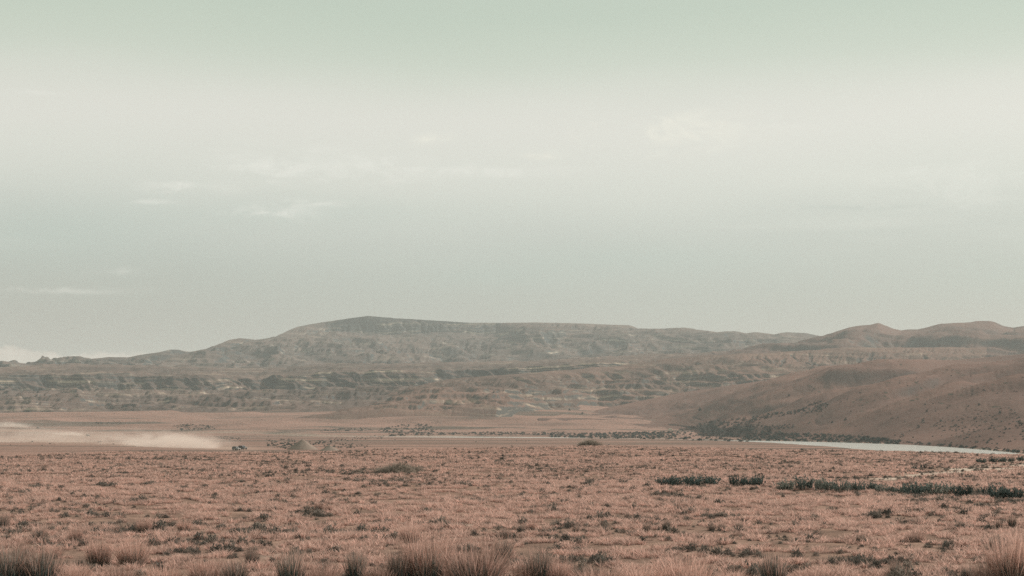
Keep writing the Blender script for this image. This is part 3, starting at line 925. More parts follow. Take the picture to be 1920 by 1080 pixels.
STRAW = (0.57, 0.375, 0.312); STRAW2 = (0.47, 0.300, 0.250); GREY = (0.165, 0.160, 0.130); TEAL = (0.050, 0.078, 0.070)
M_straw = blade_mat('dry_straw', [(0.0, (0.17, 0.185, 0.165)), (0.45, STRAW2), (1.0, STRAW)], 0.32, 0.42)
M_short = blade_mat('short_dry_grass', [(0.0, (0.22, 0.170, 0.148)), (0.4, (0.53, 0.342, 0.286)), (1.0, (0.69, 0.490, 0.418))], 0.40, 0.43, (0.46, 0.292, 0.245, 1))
M_green = blade_mat('green_blade_base_shade', [(0.0, (0.066, 0.112, 0.110)), (0.5, (0.130, 0.150, 0.138)), (1.0, (0.42, 0.30, 0.25))], 0.3, 0.25)  # green leaves; the teal-dark root also paints in the shade at a tussock's base
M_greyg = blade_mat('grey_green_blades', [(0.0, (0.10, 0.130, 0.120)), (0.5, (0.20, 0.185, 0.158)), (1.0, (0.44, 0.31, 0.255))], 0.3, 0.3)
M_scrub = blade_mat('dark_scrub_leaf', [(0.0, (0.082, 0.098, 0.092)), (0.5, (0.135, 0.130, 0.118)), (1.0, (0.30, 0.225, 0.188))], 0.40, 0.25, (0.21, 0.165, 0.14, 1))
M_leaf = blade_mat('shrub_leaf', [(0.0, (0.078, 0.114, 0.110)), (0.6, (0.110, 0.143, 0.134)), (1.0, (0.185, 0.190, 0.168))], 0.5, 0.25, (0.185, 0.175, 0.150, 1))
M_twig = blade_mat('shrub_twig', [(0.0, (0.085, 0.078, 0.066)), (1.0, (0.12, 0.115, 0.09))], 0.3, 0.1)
M_river = blade_mat('riverside_leaf', [(0.0, (0.050, 0.080, 0.078)), (1.0, (0.095, 0.125, 0.115))], 0.35, 0.15)
M_brush = blade_mat('dead_brush', [(0.0, (0.16, 0.15, 0.13)), (0.6, (0.30, 0.25, 0.21)), (1.0, (0.46, 0.36, 0.30))], 0.4, 0.2)

STORE = bpy.data.collections.new('stored_shapes')


def stored(name, p, mat, coll):
    o = mesh_obj(name, p[0], p[1], mat, attrs={'tip': p[2], 'tone': p[3]})
    COL.objects.unlink(o); coll.objects.link(o)
    return o


def scatter(name, pts, rz, scl, idx, coll, label, cat, sz=None):
    """one object of uncountable small plants: each point carries one shape of the collection"""
    n = len(pts)
    me = bpy.data.meshes.new(name); me.vertices.add(n)
    me.vertices.foreach_set('co', np.asarray(pts, np.float32).ravel())
    a = me.attributes.new('turn', 'FLOAT_VECTOR', 'POINT')
    rv = np.zeros((n, 3), np.float32); rv[:, 2] = rz; a.data.foreach_set('vector', rv.ravel())
    a = me.attributes.new('size', 'FLOAT_VECTOR', 'POINT')
    sv = np.repeat(np.asarray(scl, np.float32)[:, None], 3, 1)
    if sz is not None:
        sv[:, 2] *= sz
    a.data.foreach_set('vector', sv.ravel())
    a = me.attributes.new('shape', 'INT', 'POINT'); a.data.foreach_set('value', np.asarray(idx, np.int32))
    ob = bpy.data.objects.new(name, me); COL.objects.link(ob)
    g = bpy.data.node_groups.new(name + '_nodes', 'GeometryNodeTree')
    g.interface.new_socket('Geometry', in_out='INPUT', socket_type='NodeSocketGeometry')
    g.interface.new_socket('Geometry', in_out='OUTPUT', socket_type='NodeSocketGeometry')
    gi = g.nodes.new('NodeGroupInput'); go = g.nodes.new('NodeGroupOutput')
    ci = g.nodes.new('GeometryNodeCollectionInfo'); ci.inputs[0].default_value = coll
    ci.inputs['Separate Children'].default_value = True; ci.inputs['Reset Children'].default_value = True
    io = g.nodes.new('GeometryNodeInstanceOnPoints'); io.inputs['Pick Instance'].default_value = True

    def attr(nm, ty):
        nd = g.nodes.new('GeometryNodeInputNamedAttribute'); nd.data_type = ty; nd.inputs[0].default_value = nm
        return nd.outputs[0]
    er = g.nodes.new('FunctionNodeEulerToRotation')
    g.links.new(attr('turn', 'FLOAT_VECTOR'), er.inputs[0])
    g.links.new(gi.outputs[0], io.inputs['Points']); g.links.new(ci.outputs[0], io.inputs['Instance'])
    g.links.new(attr('shape', 'INT'), io.inputs['Instance Index'])
    g.links.new(er.outputs[0], io.inputs['Rotation']); g.links.new(attr('size', 'FLOAT_VECTOR'), io.inputs['Scale'])
    g.links.new(io.outputs[0], go.inputs[0])
    md = ob.modifiers.new('scatter', 'NODES'); md.node_group = g
    tag(ob, label, cat, kind='stuff')
    return ob


def spread(n, y0, y1, half=0.46, power=1.0):
    """random points over the wedge of steppe in front of the camera"""
    Y = np.sqrt(RNG.random(n) ** power * (y1 ** 2 - y0 ** 2) + y0 ** 2)
    X = (RNG.random(n) * 2 - 1) * half * Y
    return X, Y


# ------------------------------------------------------------------ short grass over the steppe
grass_c = bpy.data.collections.new('grass_shapes')
for i in range(4):
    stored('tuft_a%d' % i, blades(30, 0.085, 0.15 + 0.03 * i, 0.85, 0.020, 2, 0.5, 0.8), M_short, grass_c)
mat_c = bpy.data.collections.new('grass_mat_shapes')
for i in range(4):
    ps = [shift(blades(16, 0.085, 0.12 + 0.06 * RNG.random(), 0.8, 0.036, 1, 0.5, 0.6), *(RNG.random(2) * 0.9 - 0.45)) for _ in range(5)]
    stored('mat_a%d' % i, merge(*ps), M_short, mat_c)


def edge_y(X, Y):
    return np.interp(X / np.maximum(Y, 6), EU, EY)


def mat_field(X, Y):
    """where low dark mat plants crowd out the grass: long shallow patches"""
    return fbm(X / 2.3 + 7, Y / 1.5 + 2, 3) + 0.5 * fbm(X / 14 + 1, Y / 11 + 6, 2) + 0.10 * sstep(48, 24, Y)


def grass_cover(name, n, y0, y1, coll, s0, s1, label):
    X, Y = spread(n, y0, y1)
    cov = fbm(X / 0.9, Y / 1.2 + 3, 2) + 0.35 * fbm(X / 7, Y / 12 + 8, 2)
    ok = (Y < edge_y(X, Y) + 5) & (RNG.random(n) > wash_mask(X, Y) * 1.1) & (cov > -0.12 + 0.25 * RNG.random(n)) & (mat_field(X, Y) < 0.44 + 0.12 * RNG.random(n))
    X, Y, cov = X[ok], Y[ok], cov[ok]
    s = (s0 + (s1 - s0) * RNG.random(len(X))) * (0.85 + 0.5 * np.clip(cov, -0.3, 0.7))
    scatter(name, np.stack([X, Y, plain_z(X, Y)], 1), RNG.random(len(X)) * 6.28, s, RNG.integers(0, 4, len(X)), coll, label, 'grass')


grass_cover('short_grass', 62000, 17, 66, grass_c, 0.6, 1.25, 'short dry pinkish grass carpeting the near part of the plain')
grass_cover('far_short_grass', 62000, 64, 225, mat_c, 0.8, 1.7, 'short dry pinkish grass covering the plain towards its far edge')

# ------------------------------------------------------------------ low dark scrub between the grass
scrub_c = bpy.data.collections.new('scrub_shapes')
scrub_p = []
for i in range(4):
    p = merge(blades(90, 0.15, 0.17, 0.95, 0.013, 2, 0.5, 0.6), leaves(110, RNG.normal(0, 1, (60, 3)) * [0.06, 0.06, 0.03] + [0, 0, 0.08], 0.042))
    scrub_p.append(p); stored('scrub_a%d' % i, p, M_scrub, scrub_c)
n = 130000
X, Y = spread(n, 18, 215, power=0.9)
Xn, Yn = spread(60000, 18, 75)
kn = mat_field(Xn, Yn) > 0.46
X = np.concatenate([X, Xn[kn]]); Y = np.concatenate([Y, Yn[kn]]); n = len(X)
mf = mat_field(X, Y)
cl = fbm(X / 6 + 3, Y / 9 + 8, 2) * 0.5 + 0.3 * RNG.random(n)
inmat = mf > 0.45
ok = (inmat | (cl > 0.15)) & (Y < edge_y(X, Y) + 2)
X, Y, inmat = X[ok], Y[ok], inmat[ok]
s = np.where(inmat, np.clip(RNG.lognormal(-0.75, 0.35, len(X)), 0.25, 1.1), np.clip(RNG.lognormal(-1.0, 0.38, len(X)), 0.2, 0.9))
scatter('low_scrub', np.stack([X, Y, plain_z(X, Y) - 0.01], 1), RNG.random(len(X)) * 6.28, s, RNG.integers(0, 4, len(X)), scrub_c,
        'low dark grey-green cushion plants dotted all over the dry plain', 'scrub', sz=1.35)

# ------------------------------------------------------------------ tussocks, each one a thing of its own
TUS = {}


def tussock_meshes():
    r = np.random.default_rng(5)
    out = {}
    for key, specs in {
        's': [(620, 0.34, 0.60, 0.55, 0.0105), (660, 0.38, 0.56, 0.60, 0.0105), (560, 0.31, 0.64, 0.50, 0.0105)],
        't': [(620, 0.30, 0.66, 0.50, 0.0110), (680, 0.36, 0.62, 0.55, 0.0110)],
        'g': [(420, 0.24, 0.58, 0.42, 0.0115), (420, 0.26, 0.54, 0.5, 0.0115)]}.items():
        out[key] = []
        for (n_, rad, h, ln, w) in specs:
            straw = blades(int(n_ * (0.72 if key != 'g' else 0.4)), rad, h, ln, w * 1.25, 4, 0.5, 0.7, r)
            gn = {'s': 130, 't': 330, 'g': 330}[key]
            gh = {'s': 0.55, 't': 0.66, 'g': 0.88}[key]
            green = blades(gn, rad * 0.9, h * gh, ln * 0.9, w * 1.4, 3, 0.45, 0.5, r)
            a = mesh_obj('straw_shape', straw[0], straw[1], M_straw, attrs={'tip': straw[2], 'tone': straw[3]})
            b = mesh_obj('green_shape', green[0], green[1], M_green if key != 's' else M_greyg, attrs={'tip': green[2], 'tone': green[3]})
            out[key].append((a.data, b.data, rad, h))
            for o in (a, b):
                bpy.data.objects.remove(o)
    return out


TUS = tussock_meshes()


def tussock(px, py, w, h, kind, label, group='tussocks of the plain'):
    p = on_plain(px, py)
    v = TUS[kind][random.randrange(len(TUS[kind]))]
    k = p.y / F
    sz = h * k / (v[3] * (0.80 if kind == 's' else 0.66)); sx = w * k / (2.0 * v[2] + v[3] * 0.75)
    sx = min(max(sx, sz * 0.5), sz * 1.8)
    o = bpy.data.objects.new('tussock', v[0]); COL.objects.link(o)
    c = bpy.data.objects.new('green_shoots', v[1]); COL.objects.link(c); c.parent = o
    o.location = (p.x, p.y, p.z - 0.01); o.rotation_euler = (0, 0, random.random() * 6.28); o.scale = (sx, sx, sz)
    tag(o, label, 'tussock', group)
    return o


FRONT = [
    (18, 1090, 110, 66, 'g', 'broad dark grey-green tussock in the bottom left corner'),
    (78, 1092, 90, 62, 'g', 'dark grey-green tussock second from the left along the bottom edge'),
    (140, 1094, 80, 42, 's', 'pale straw tussock third from the left along the bottom edge'),
    (185, 1062, 56, 54, 't', 'round tussock with a very dark base, left one of the lower left pair'),
    (248, 1060, 84, 48, 't', 'wide streaky straw tussock, right one of the lower left pair'),
    (226, 1096, 80, 40, 's', 'low straw tussock at the bottom edge below the lower left pair'),
    (305, 1096, 84, 46, 's', 'straw tussock at the bottom edge right of the lower left pair'),
    (385, 1092, 88, 58, 's', 'tall straw tussock with grey streaks at the bottom edge, a quarter across'),
    (440, 1094, 76, 42, 'g', 'low grey-green tussock at the bottom edge under a small dark one'),
    (472, 1062, 34, 34, 'g', 'small narrow dark tussock above the bottom edge, a quarter across'),
    (545, 1094, 84, 60, 'g', 'rounded grey-green tussock at the bottom edge below the bare pale patch'),
    (606, 1096, 84, 52, 's', 'reddish straw tussock right of the rounded grey-green one'),
    (667, 1088, 44, 54, 'g', 'narrow dark tussock at the bottom edge, a third across'),
    (712, 1096, 78, 46, 's', 'pale straw tussock left of the tallest dark-based tussock'),
    (748, 1092, 54, 58, 'g', 'thin grey twiggy tussock touching the tallest dark-based tussock'),
    (802, 1088, 104, 90, 't', 'tallest tussock with teal-dark base and red straw tips, left of centre'),
    (892, 1104, 160, 84, 't', 'widest tussock at the bottom edge just left of the centre'),
    (984, 1096, 66, 48, 's', 'small straw tussock right of the widest one'),
    (1012, 1094, 56, 64, 'g', 'grey-green tussock at the bottom edge just right of the centre'),
    (1052, 1096, 48, 60, 's', 'reddish upright tussock right of the centre grey-green one'),
    (1122, 1098, 116, 44, 's', 'low broad straw tussock at the bottom edge right of centre'),
    (1204, 1098, 116, 44, 's', 'low broad pinkish straw tussock left of the smooth reddish one'),
    (1288, 1100, 130, 68, 's', 'smooth reddish straw tussock at the bottom edge, two thirds across'),
    (1374, 1098, 88, 36, 's', 'low straw tussock right of the smooth reddish one'),
    (1450, 1094, 56, 54, 'g', 'dark streaked tussock at the bottom edge, three quarters across'),
    (1522, 1100, 96, 40, 's', 'low pink straw tussock right of the dark streaked one'),
    (1618, 1100, 96, 36, 's', 'low pink straw tussock at the bottom edge left of a small dark tuft'),
    (1680, 1082, 30, 30, 'g', 'small dark tuft rising above the low straw at lower right'),
    (1756, 1102, 90, 34, 's', 'low straw tussock between the two small dark tufts at lower right'),
    (1815, 1087, 38, 28, 'g', 'small dark tuft at the bottom edge near the right corner'),
    (1852, 1100, 70, 56, 's', 'straw tussock left of the tall one in the right corner'),
    (1892, 1096, 90, 90, 't', 'tall reddish tussock near the bottom right corner'),
    (1936, 1092, 80, 100, 's', 'straw tussock cut by the right picture edge in the corner'),
    (4, 992, 34, 30, 'g', 'dark tussock cut by the left picture edge'),
    (74, 1014, 40, 24, 'g', 'dark tussock above the bottom left corner, left of a smaller one'),
    (143, 1017, 34, 28, 't', 'dark-based tussock between the corner and the lower left pair'),
    (98, 1046, 50, 28, 's', 'loose straw tussock above the corner tussocks'),
    (40, 1040, 44, 26, 's', 'straw tussock near the left edge above the corner'),
    (270, 998, 36, 27, 't', 'round dark-bottomed tussock, left of two alike in mid left plain'),
    (345, 996, 36, 22, 't', 'round dark-bottomed tussock, right of two alike in mid left plain'),
    (220, 997, 16, 11, 'g', 'tiny dark tuft left of the two round tussocks'),
    (97, 995, 20, 12, 'g', 'small dark tuft in the left plain above the corner'),
    (245, 1021, 26, 16, 's', 'small reddish tussock directly above the lower left pair'),
    (945, 1050, 40, 40, 'g', 'grey round tussock just above the widest one'),
    (768, 1016, 56, 32, 't', 'flat reddish tussock with dark bits above the tallest one'),
    (948, 1010, 32, 19, 'g', 'dark low tussock in the middle of a short row near the centre'),
    (918, 1009, 18, 17, 's', 'small straw tussock at the left end of the short central row'),
    (976, 997, 22, 15, 'g', 'small very dark tuft right in the short central row'),
    (1000, 993, 28, 21, 's', 'straw tussock at the right end of the short central row'),
    (1080, 1001, 20, 17, 'g', 'lone small dark tuft right of the central row'),
    (1213, 998, 17, 19, 'g', 'upright dark tuft, left of two near the middle right'),
    (1250, 995, 24, 22, 'g', 'upright dark tuft leaning right, right of two near the middle right'),
    (1176, 972, 15, 11, 'g', 'tiny dark tuft above the two upright tufts'),
    (1267, 974, 15, 10, 'g', 'tiny dark tuft above and right of the two upright tufts'),
    (1335, 995, 13, 13, 'g', 'leftmost tuft of the dark trio in the right plain'),
    (1353, 994, 20, 14, 'g', 'middle tuft of the dark trio in the right plain'),
    (1386, 994, 22, 15, 'g', 'rightmost tuft of the dark trio in the right plain'),
    (1615, 1018, 30, 18, 'g', 'dark rounded tuft above the lower right scrub patch'),
    (1716, 1016, 46, 20, 't', 'pale streaky tussock in the right plain'),
    (1730, 999, 16, 10, 'g', 'small green tuft above the pale streaky tussock'),
    (1785, 1002, 18, 10, 'g', 'small dark tuft left of the dark peaked one'),
    (1803, 994, 20, 15, 'g', 'dark peaked tuft, left of three at the right edge'),
    (1873, 989, 20, 15, 'g', 'dark rounded tuft, middle of three at the right edge'),
    (1899, 989, 23, 22, 'g', 'darkest pointed tuft, right of three at the right edge'),
    (1868, 1030, 36, 24, 'g', 'dark pointed tussock with pale streaks above the right corner'),
    (1546, 991, 16, 11, 's', 'small grey tussock midway between the dark trio and the right edge'),
    (598, 957, 22, 15, 't', 'left of two round tussocks in the left middle distance'),
    (616, 959, 22, 14, 't', 'right of two round tussocks in the left middle distance'),
    (575, 955, 18, 9, 'g', 'flat dark tuft left of the two round middle distance tussocks'),
    (633, 951, 14, 10, 'g', 'tiny tuft behind the two round middle distance tussocks'),
]
for a in FRONT:
    tussock(*a)

# ------------------------------------------------------------------ small scrub clumps that show singly
SCRUB_MESH = []
for p in scrub_p:
    o = mesh_obj('scrub_shape', p[0], p[1], M_scrub, attrs={'tip': p[2], 'tone': p[3]}); SCRUB_MESH.append(o.data); bpy.data.objects.remove(o)


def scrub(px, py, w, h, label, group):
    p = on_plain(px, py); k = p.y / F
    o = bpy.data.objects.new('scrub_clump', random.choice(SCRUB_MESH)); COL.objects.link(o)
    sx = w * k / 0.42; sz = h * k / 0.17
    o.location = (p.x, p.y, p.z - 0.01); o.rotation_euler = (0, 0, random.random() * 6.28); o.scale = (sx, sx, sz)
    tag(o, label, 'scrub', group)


ROW = [(50, 926, 16, 6), (78, 927, 22, 8), (147, 926, 30, 8), (213, 929, 14, 6), (253, 925, 15, 10), (313, 924, 16, 8), (333, 924, 13, 8), (371, 924, 14, 8), (455, 926, 14, 7)]
for i, (x, y, w, h) in enumerate(ROW):
    scrub(x, y, w, h, ['leftmost', 'second', 'third', 'fourth', 'fifth', 'sixth', 'seventh', 'eighth', 'rightmost'][i] + ' dark clump of the loose row crossing the left middle plain', 'row of scrub clumps at left')
for x, y, w, h, lb in [
        (153, 887, 12, 5, 'lone tiny dark clump in the far left plain'),
        (1100, 907, 13, 11, 'dark leaning clump right of the centre, left of the shrub row'),
        (1015, 924, 14, 10, 'lone dark clump right of centre below the leaning one'),
        (890, 935, 14, 8, 'dark clump left of centre in the middle plain, left of its twin'),
        (928, 934, 14, 8, 'dark clump left of centre in the middle plain, right of its twin'),
        (1187, 920, 16, 10, 'grey clump left of the first dark shrub'),
        (1223, 919, 11, 6, 'tiny dark clump just left of the first dark shrub'),
        (1238, 856, 14, 8, 'small grey-green clump in the far plain right of the brush heap'),
        (938, 892, 10, 5, 'tiny clump in the plain right of the big brush mound'),
        (853, 844, 9, 6, 'dark dot of scrub at the far edge of the plain, left of centre')]:
    scrub(x, y, w, h, lb, 'single scrub clumps')
ZONES = {(0, 0): 'in the left of the far plain', (0, 1): 'in the middle of the far plain', (0, 2): 'in the right of the far plain',
         (1, 0): 'in the left of the middle plain', (1, 1): 'in the centre of the middle plain', (1, 2): 'in the right of the middle plain',
         (2, 0): 'in the left near plain behind the front tussocks', (2, 1): 'in the central near plain behind the front tussocks',
         (2, 2): 'in the right near plain behind the front tussocks'}
for i in range(150):
    py = random.choice([random.uniform(852, 900), random.uniform(900, 970), random.uniform(965, 1060), random.uniform(985, 1060)])
    px = random.uniform(5, 1915)
    if py > 990 and px > 480 and random.random() < 0.3:
        px = random.uniform(1000, 1915)
    z = (0 if py < 900 else 1 if py < 970 else 2, int(px // 640))
    d = (py - 800) / 100
    w = random.uniform(6, 11) * d ** 0.7 * random.choice([1, 1, 1.7]); h = min(w * random.uniform(0.36, 0.55), 10)
    scrub(px, py, w, h, 'small dark scrub clump ' + ZONES[z], 'scattered scrub ' + ZONES[z])

# ------------------------------------------------------------------ dark upright shrubs
SHR = []
r_ = np.random.default_rng(21)
for (wd, tl, ns, nl, ls) in [(0.9, 0.55, 70, 1500, 0.050), (0.7, 0.60, 60, 1300, 0.050), (0.8, 0.50, 60, 1000, 0.045), (0.6, 0.55, 50, 1200, 0.05)]:
    st, lf = shrub_parts(wd, tl, ns, nl, ls, r_)
    a = mesh_obj('s', lf[0], lf[1], M_leaf, attrs={'tip': lf[2], 'tone': lf[3]})
    b = mesh_obj('s', st[0], st[1], M_twig, attrs={'tip': st[2], 'tone': st[3]})
    SHR.append((a.data, b.data, wd, tl))
    bpy.data.objects.remove(a); bpy.data.objects.remove(b)


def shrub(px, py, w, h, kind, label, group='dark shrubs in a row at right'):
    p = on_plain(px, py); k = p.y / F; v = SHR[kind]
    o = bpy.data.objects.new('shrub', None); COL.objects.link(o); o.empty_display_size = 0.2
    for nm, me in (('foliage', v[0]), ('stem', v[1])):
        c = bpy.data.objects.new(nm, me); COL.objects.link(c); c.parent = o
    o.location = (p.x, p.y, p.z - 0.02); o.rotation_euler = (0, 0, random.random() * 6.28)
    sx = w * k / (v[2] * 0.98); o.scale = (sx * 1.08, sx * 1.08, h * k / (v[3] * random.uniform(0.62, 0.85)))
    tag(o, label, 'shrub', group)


for a in [
    (1258, 913, 46, 18, 0, 'leftmost long dark shrub of the row on the right plain'),
    (1302, 912, 36, 18, 0, 'second shrub from the left in the dark row'),
    (1334, 912, 27, 18, 1, 'third shrub from the left in the dark row, small and round'),
    (1384, 911, 36, 16, 2, 'thin greyish shrub left of a dense one in the row'),
    (1414, 912, 36, 19, 0, 'dense dark shrub just before the gap in the row'),
    (1473, 922, 31, 22, 1, 'round shrub standing alone between gaps in the row'),
    (1508, 918, 36, 26, 2, 'tall wispy shrub at the start of the long hedge-like stretch'),
    (1545, 922, 36, 26, 0, 'tall shrub second in the long hedge-like stretch'),
    (1577, 924, 34, 22, 2, 'loose shrub third in the long hedge-like stretch'),
    (1608, 922, 32, 18, 2, 'low shrub fourth in the long hedge-like stretch'),
    (1636, 919, 20, 15, 3, 'small dark knob of shrub in the middle of the long stretch'),
    (1662, 924, 40, 15, 2, 'low thin shrub in the middle of the long stretch'),
    (1692, 925, 30, 16, 2, 'low thin shrub just left of the biggest dark one'),
    (1718, 932, 46, 27, 0, 'biggest darkest shrub of the row'),
    (1752, 931, 40, 24, 1, 'broad dark shrub touching the biggest one on its right'),
    (1780, 925, 26, 18, 2, 'thin shrub between two broad dark shrubs'),
    (1806, 932, 32, 25, 1, 'round dark shrub third from the right end of the row'),
    (1845, 928, 26, 16, 2, 'thin low shrub between the last round shrubs'),
    (1871, 935, 30, 24, 3, 'round shrub second from the right end of the row'),
    (1900, 936, 34, 19, 0, 'last dark shrub of the row at the right edge')]:
    shrub(*a)
for a in [
    (1840, 868, 18, 9, 0, 'leftmost small shrub of the group beyond the pale wash'),
    (1861, 867, 13, 8, 3, 'second small shrub of the group beyond the pale wash'),
    (1879, 867, 16, 10, 1, 'third small shrub of the group beyond the pale wash'),
    (1896, 866, 13, 9, 2, 'fourth small thin shrub of the group beyond the pale wash'),
    (1914, 865, 12, 8, 3, 'small shrub beyond the pale wash at the right edge'),
    (1731, 879, 10, 8, 3, 'tiny shrub on the upper edge of the pale wash'),
    (1714, 880, 8, 5, 3, 'tiny shrub left end of the pale wash')]:
    shrub(*a, group='small shrubs by the pale wash')


# ------------------------------------------------------------------ brush heaps and gravel pile
def mound_mesh(rx, ry, h, seed, peak=1.0, rough=0.12, n=28):
    v = [(0, 0, h)]; f = []
    for i in range(1, n // 2 + 1):
        t = i / (n // 2)
        for j in range(n):
            a = 2 * math.pi * j / n
            k = 1 + rough * 2 * float(fbm(np.array(math.cos(a) * 1.3 + seed), np.array(math.sin(a) * 1.3 + t), 3))
            z = h * (1 - t ** peak if peak >= 1 else (1 - t) ** (1 / peak))
            z += h * rough * float(fbm(np.array(math.cos(a) * t * 3 + seed), np.array(math.sin(a) * t * 3), 3)) * (1 - t)
            v.append((rx * t * k * math.cos(a), ry * t * k * math.sin(a), z - (0.08 * h if i == n // 2 else 0)))
    for j in range(n):
        f.append((0, 1 + j, 1 + (j + 1) % n))
    for i in range(n // 2 - 1):
        for j in range(n):
            a = 1 + i * n + j; b = 1 + i * n + (j + 1) % n
            f.append((a, a + n, b + n, b))
    return v, f


def soil_mat(name, c1, c2, scale, bump=0.5):
    m, N, b = material(name, 1.0, 0.0)
    pos = N.new('ShaderNodeNewGeometry').outputs['Position']
    n1 = N.noise(pos, scale, 5, 0.7)
    N.l.new(N.mix(N.rng(n1, 0.35, 0.65), (*c1, 1), (*c2, 1)), b.inputs['Base Color'])
    bp = N.new('ShaderNodeBump'); bp.inputs['Strength'].default_value = bump; bp.inputs['Distance'].default_value = 0.3 / scale
    N.l.new(n1, bp.inputs['Height']); N.l.new(bp.outputs[0], b.inputs['Normal'])
    return m


M_heap = soil_mat('heap_earth', (0.20, 0.16, 0.132), (0.33, 0.245, 0.20), 6.0)
M_gravel = soil_mat('grey_gravel', (0.20, 0.155, 0.130), (0.26, 0.200, 0.165), 1.2, 0.4)


def brush_heap(px, py, w, h, nb, label, seed, name='brush_heap'):
    p = on_plain(px, py); k = p.y / F
    rx = w * k / 2; hh = h * k
    o = bpy.data.objects.new(name, None); COL.objects.link(o); o.empty_display_size = 0.3
    o.location = (p.x, p.y + rx * 0.5, p.z - 0.03)
    v, f = mound_mesh(rx, rx * 0.7, hh * 0.62, seed, 0.8, 0.45)
    mesh_obj('mound', v, f, M_heap, o, smooth=True)
    r = np.random.default_rng(seed); ps = []
    for i in range(nb):
        t = math.sqrt(r.random()) * 0.88; a = r.random() * 6.283
        q = blades(10, 0.13 * hh / 0.6, (0.2 + 0.35 * r.random()) * hh / 0.6, 1.1, 0.018 * max(1, k / 0.03), 2, 0.5, 0.5, r)
        z = hh * 0.60 * (1 - t) ** (1 / 0.8)
        ps.append((q[0] + np.array([rx * t * math.cos(a), rx * 0.7 * t * math.sin(a), z]), q[1], q[2], q[3]))
    m = merge(*ps)
    b = mesh_obj('dead_brush', m[0], m[1], M_brush, o, attrs={'tip': m[2], 'tone': m[3]})
    b['kind'] = 'stuff'
    tag(o, label, 'brush heap', 'heaps of dead brush')


brush_heap(748, 889, 112, 27, 330, 'largest heap of dead brush in the left middle plain', 3)
brush_heap(672, 888, 26, 10, 40, 'small brush heap left of the largest heap', 4)
brush_heap(1106, 837, 46, 17, 220, 'grey brush heap at the far edge of the plain right of centre', 5)
brush_heap(1034, 838, 30, 10, 50, 'low grey brush heap left of the one at the far edge', 6)
brush_heap(1074, 837, 22, 8, 30, 'small dark brush heap between the two at the far edge', 7)

gp = on_valley(567, 843)
k = gp.y / F
v, f = mound_mesh(31 * k, 24 * k, 20.5 * k, 9, 1.0, 0.04, 32)
o = mesh_obj('gravel_pile', v, f, M_gravel, smooth=True); o.location = gp - Vector((0, 0, 0.2))
tag(o, 'pointed grey gravel pile beyond the edge of the plain, right of the two vehicles', 'gravel pile')
gp = on_valley(618, 845)
v, f = mound_mesh(20 * k, 16 * k, 11 * k, 12, 1.0, 0.05, 28)
o = mesh_obj('gravel_pile', v, f, M_gravel, smooth=True); o.location = gp - Vector((0, 0, 0.2))
tag(o, 'low gravel pile just right of the pointed one', 'gravel pile')

# ------------------------------------------------------------------ riverside scrub and far bushes
bush_c = bpy.data.collections.new('bush_shapes')
BUSHM = []
for i in range(5):
    c = RNG.normal(0, 1, (26, 3)); c /= np.linalg.norm(c, axis=1)[:, None]; c[:, 2] = np.abs(c[:, 2])
    c *= (0.35 + 0.65 * RNG.random(26))[:, None] * np.array([0.75, 0.75, 0.95])
    p = leaves(170, c, 0.26)
    o = stored('bush_a%d' % i, p, M_river, bush_c); BUSHM.append(o.data)


def in_poly(px, py, poly):
    ins = False; j = len(poly) - 1
    for i in range(len(poly)):
        (xi, yi), (xj, yj) = poly[i], poly[j]
        if (yi > py) != (yj > py) and px < (xj - xi) * (py - yi) / (yj - yi) + xi:
            ins = not ins
        j = i
    return ins


AREAS = [  # photo outline, surface, number, height range in metres
    ([(1060, 817), (1150, 811), (1250, 809), (1290, 800), (1330, 790), (1380, 786), (1430, 790), (1420, 803), (1470, 812), (1500, 822), (1400, 829), (1240, 824), (1060, 822)], 'h', 640, 1.0, 2.6),
    ([(1380, 786), (1440, 776), (1500, 768), (1535, 752), (1556, 760), (1545, 773), (1480, 778), (1410, 790)], 'h', 150, 0.96, 2.31),
    ([(1400, 816), (1480, 812), (1560, 815), (1640, 820), (1690, 826), (1690, 834), (1560, 831), (1400, 828)], 'h', 561, 0.78, 2.04),
    ([(1690, 828), (1750, 832), (1810, 836), (1880, 842), (1920, 845), (1920, 852), (1800, 846), (1700, 838)], 'h', 153, 0.54, 1.50),
    ([(1420, 800), (1480, 795), (1500, 800), (1440, 808)], 'h', 68, 0.84, 1.77),
    ([(1740, 800), (1800, 780), (1900, 760), (1920, 800), (1920, 835), (1820, 830)], 'h', 153, 0.48, 1.22),
    ([(780, 812), (1060, 811), (1060, 816.5), (780, 816)], 'v', 255, 0.96, 2.18),
    ([(1030, 813), (1150, 812), (1260, 810), (1270, 821), (1150, 821.5), (1030, 820)], 'v', 420, 1.1, 2.3),
    ([(705, 806), (760, 796), (800, 796), (820, 806), (810, 817), (730, 818)], 'v', 187, 0.96, 2.31),
    ([(600, 806), (690, 802), (700, 808), (600, 810)], 'v', 85, 0.84, 1.77),
    ([(320, 800), (350, 795), (390, 797), (408, 805), (340, 808)], 'v', 153, 0.72, 1.77),
    ([(400, 817), (450, 820), (452, 828), (410, 823)], 'v', 85, 0.48, 1.09),
    ([(500, 824), (550, 823), (560, 832), (620, 822), (720, 816), (720, 822), (620, 830), (540, 842), (500, 838)], 'v', 255, 0.48, 1.22),
    ([(590, 832), (640, 830), (690, 834), (690, 840), (610, 841)], 'v', 102, 0.42, 0.95),
    ([(180, 791), (230, 790), (230, 796), (180, 796)], 'v', 40, 0.60, 1.36),
    ([(880, 823), (1000, 823), (990, 829), (890, 828)], 'v', 40, 0.30, 0.68),
]
P_, S_ = [], []
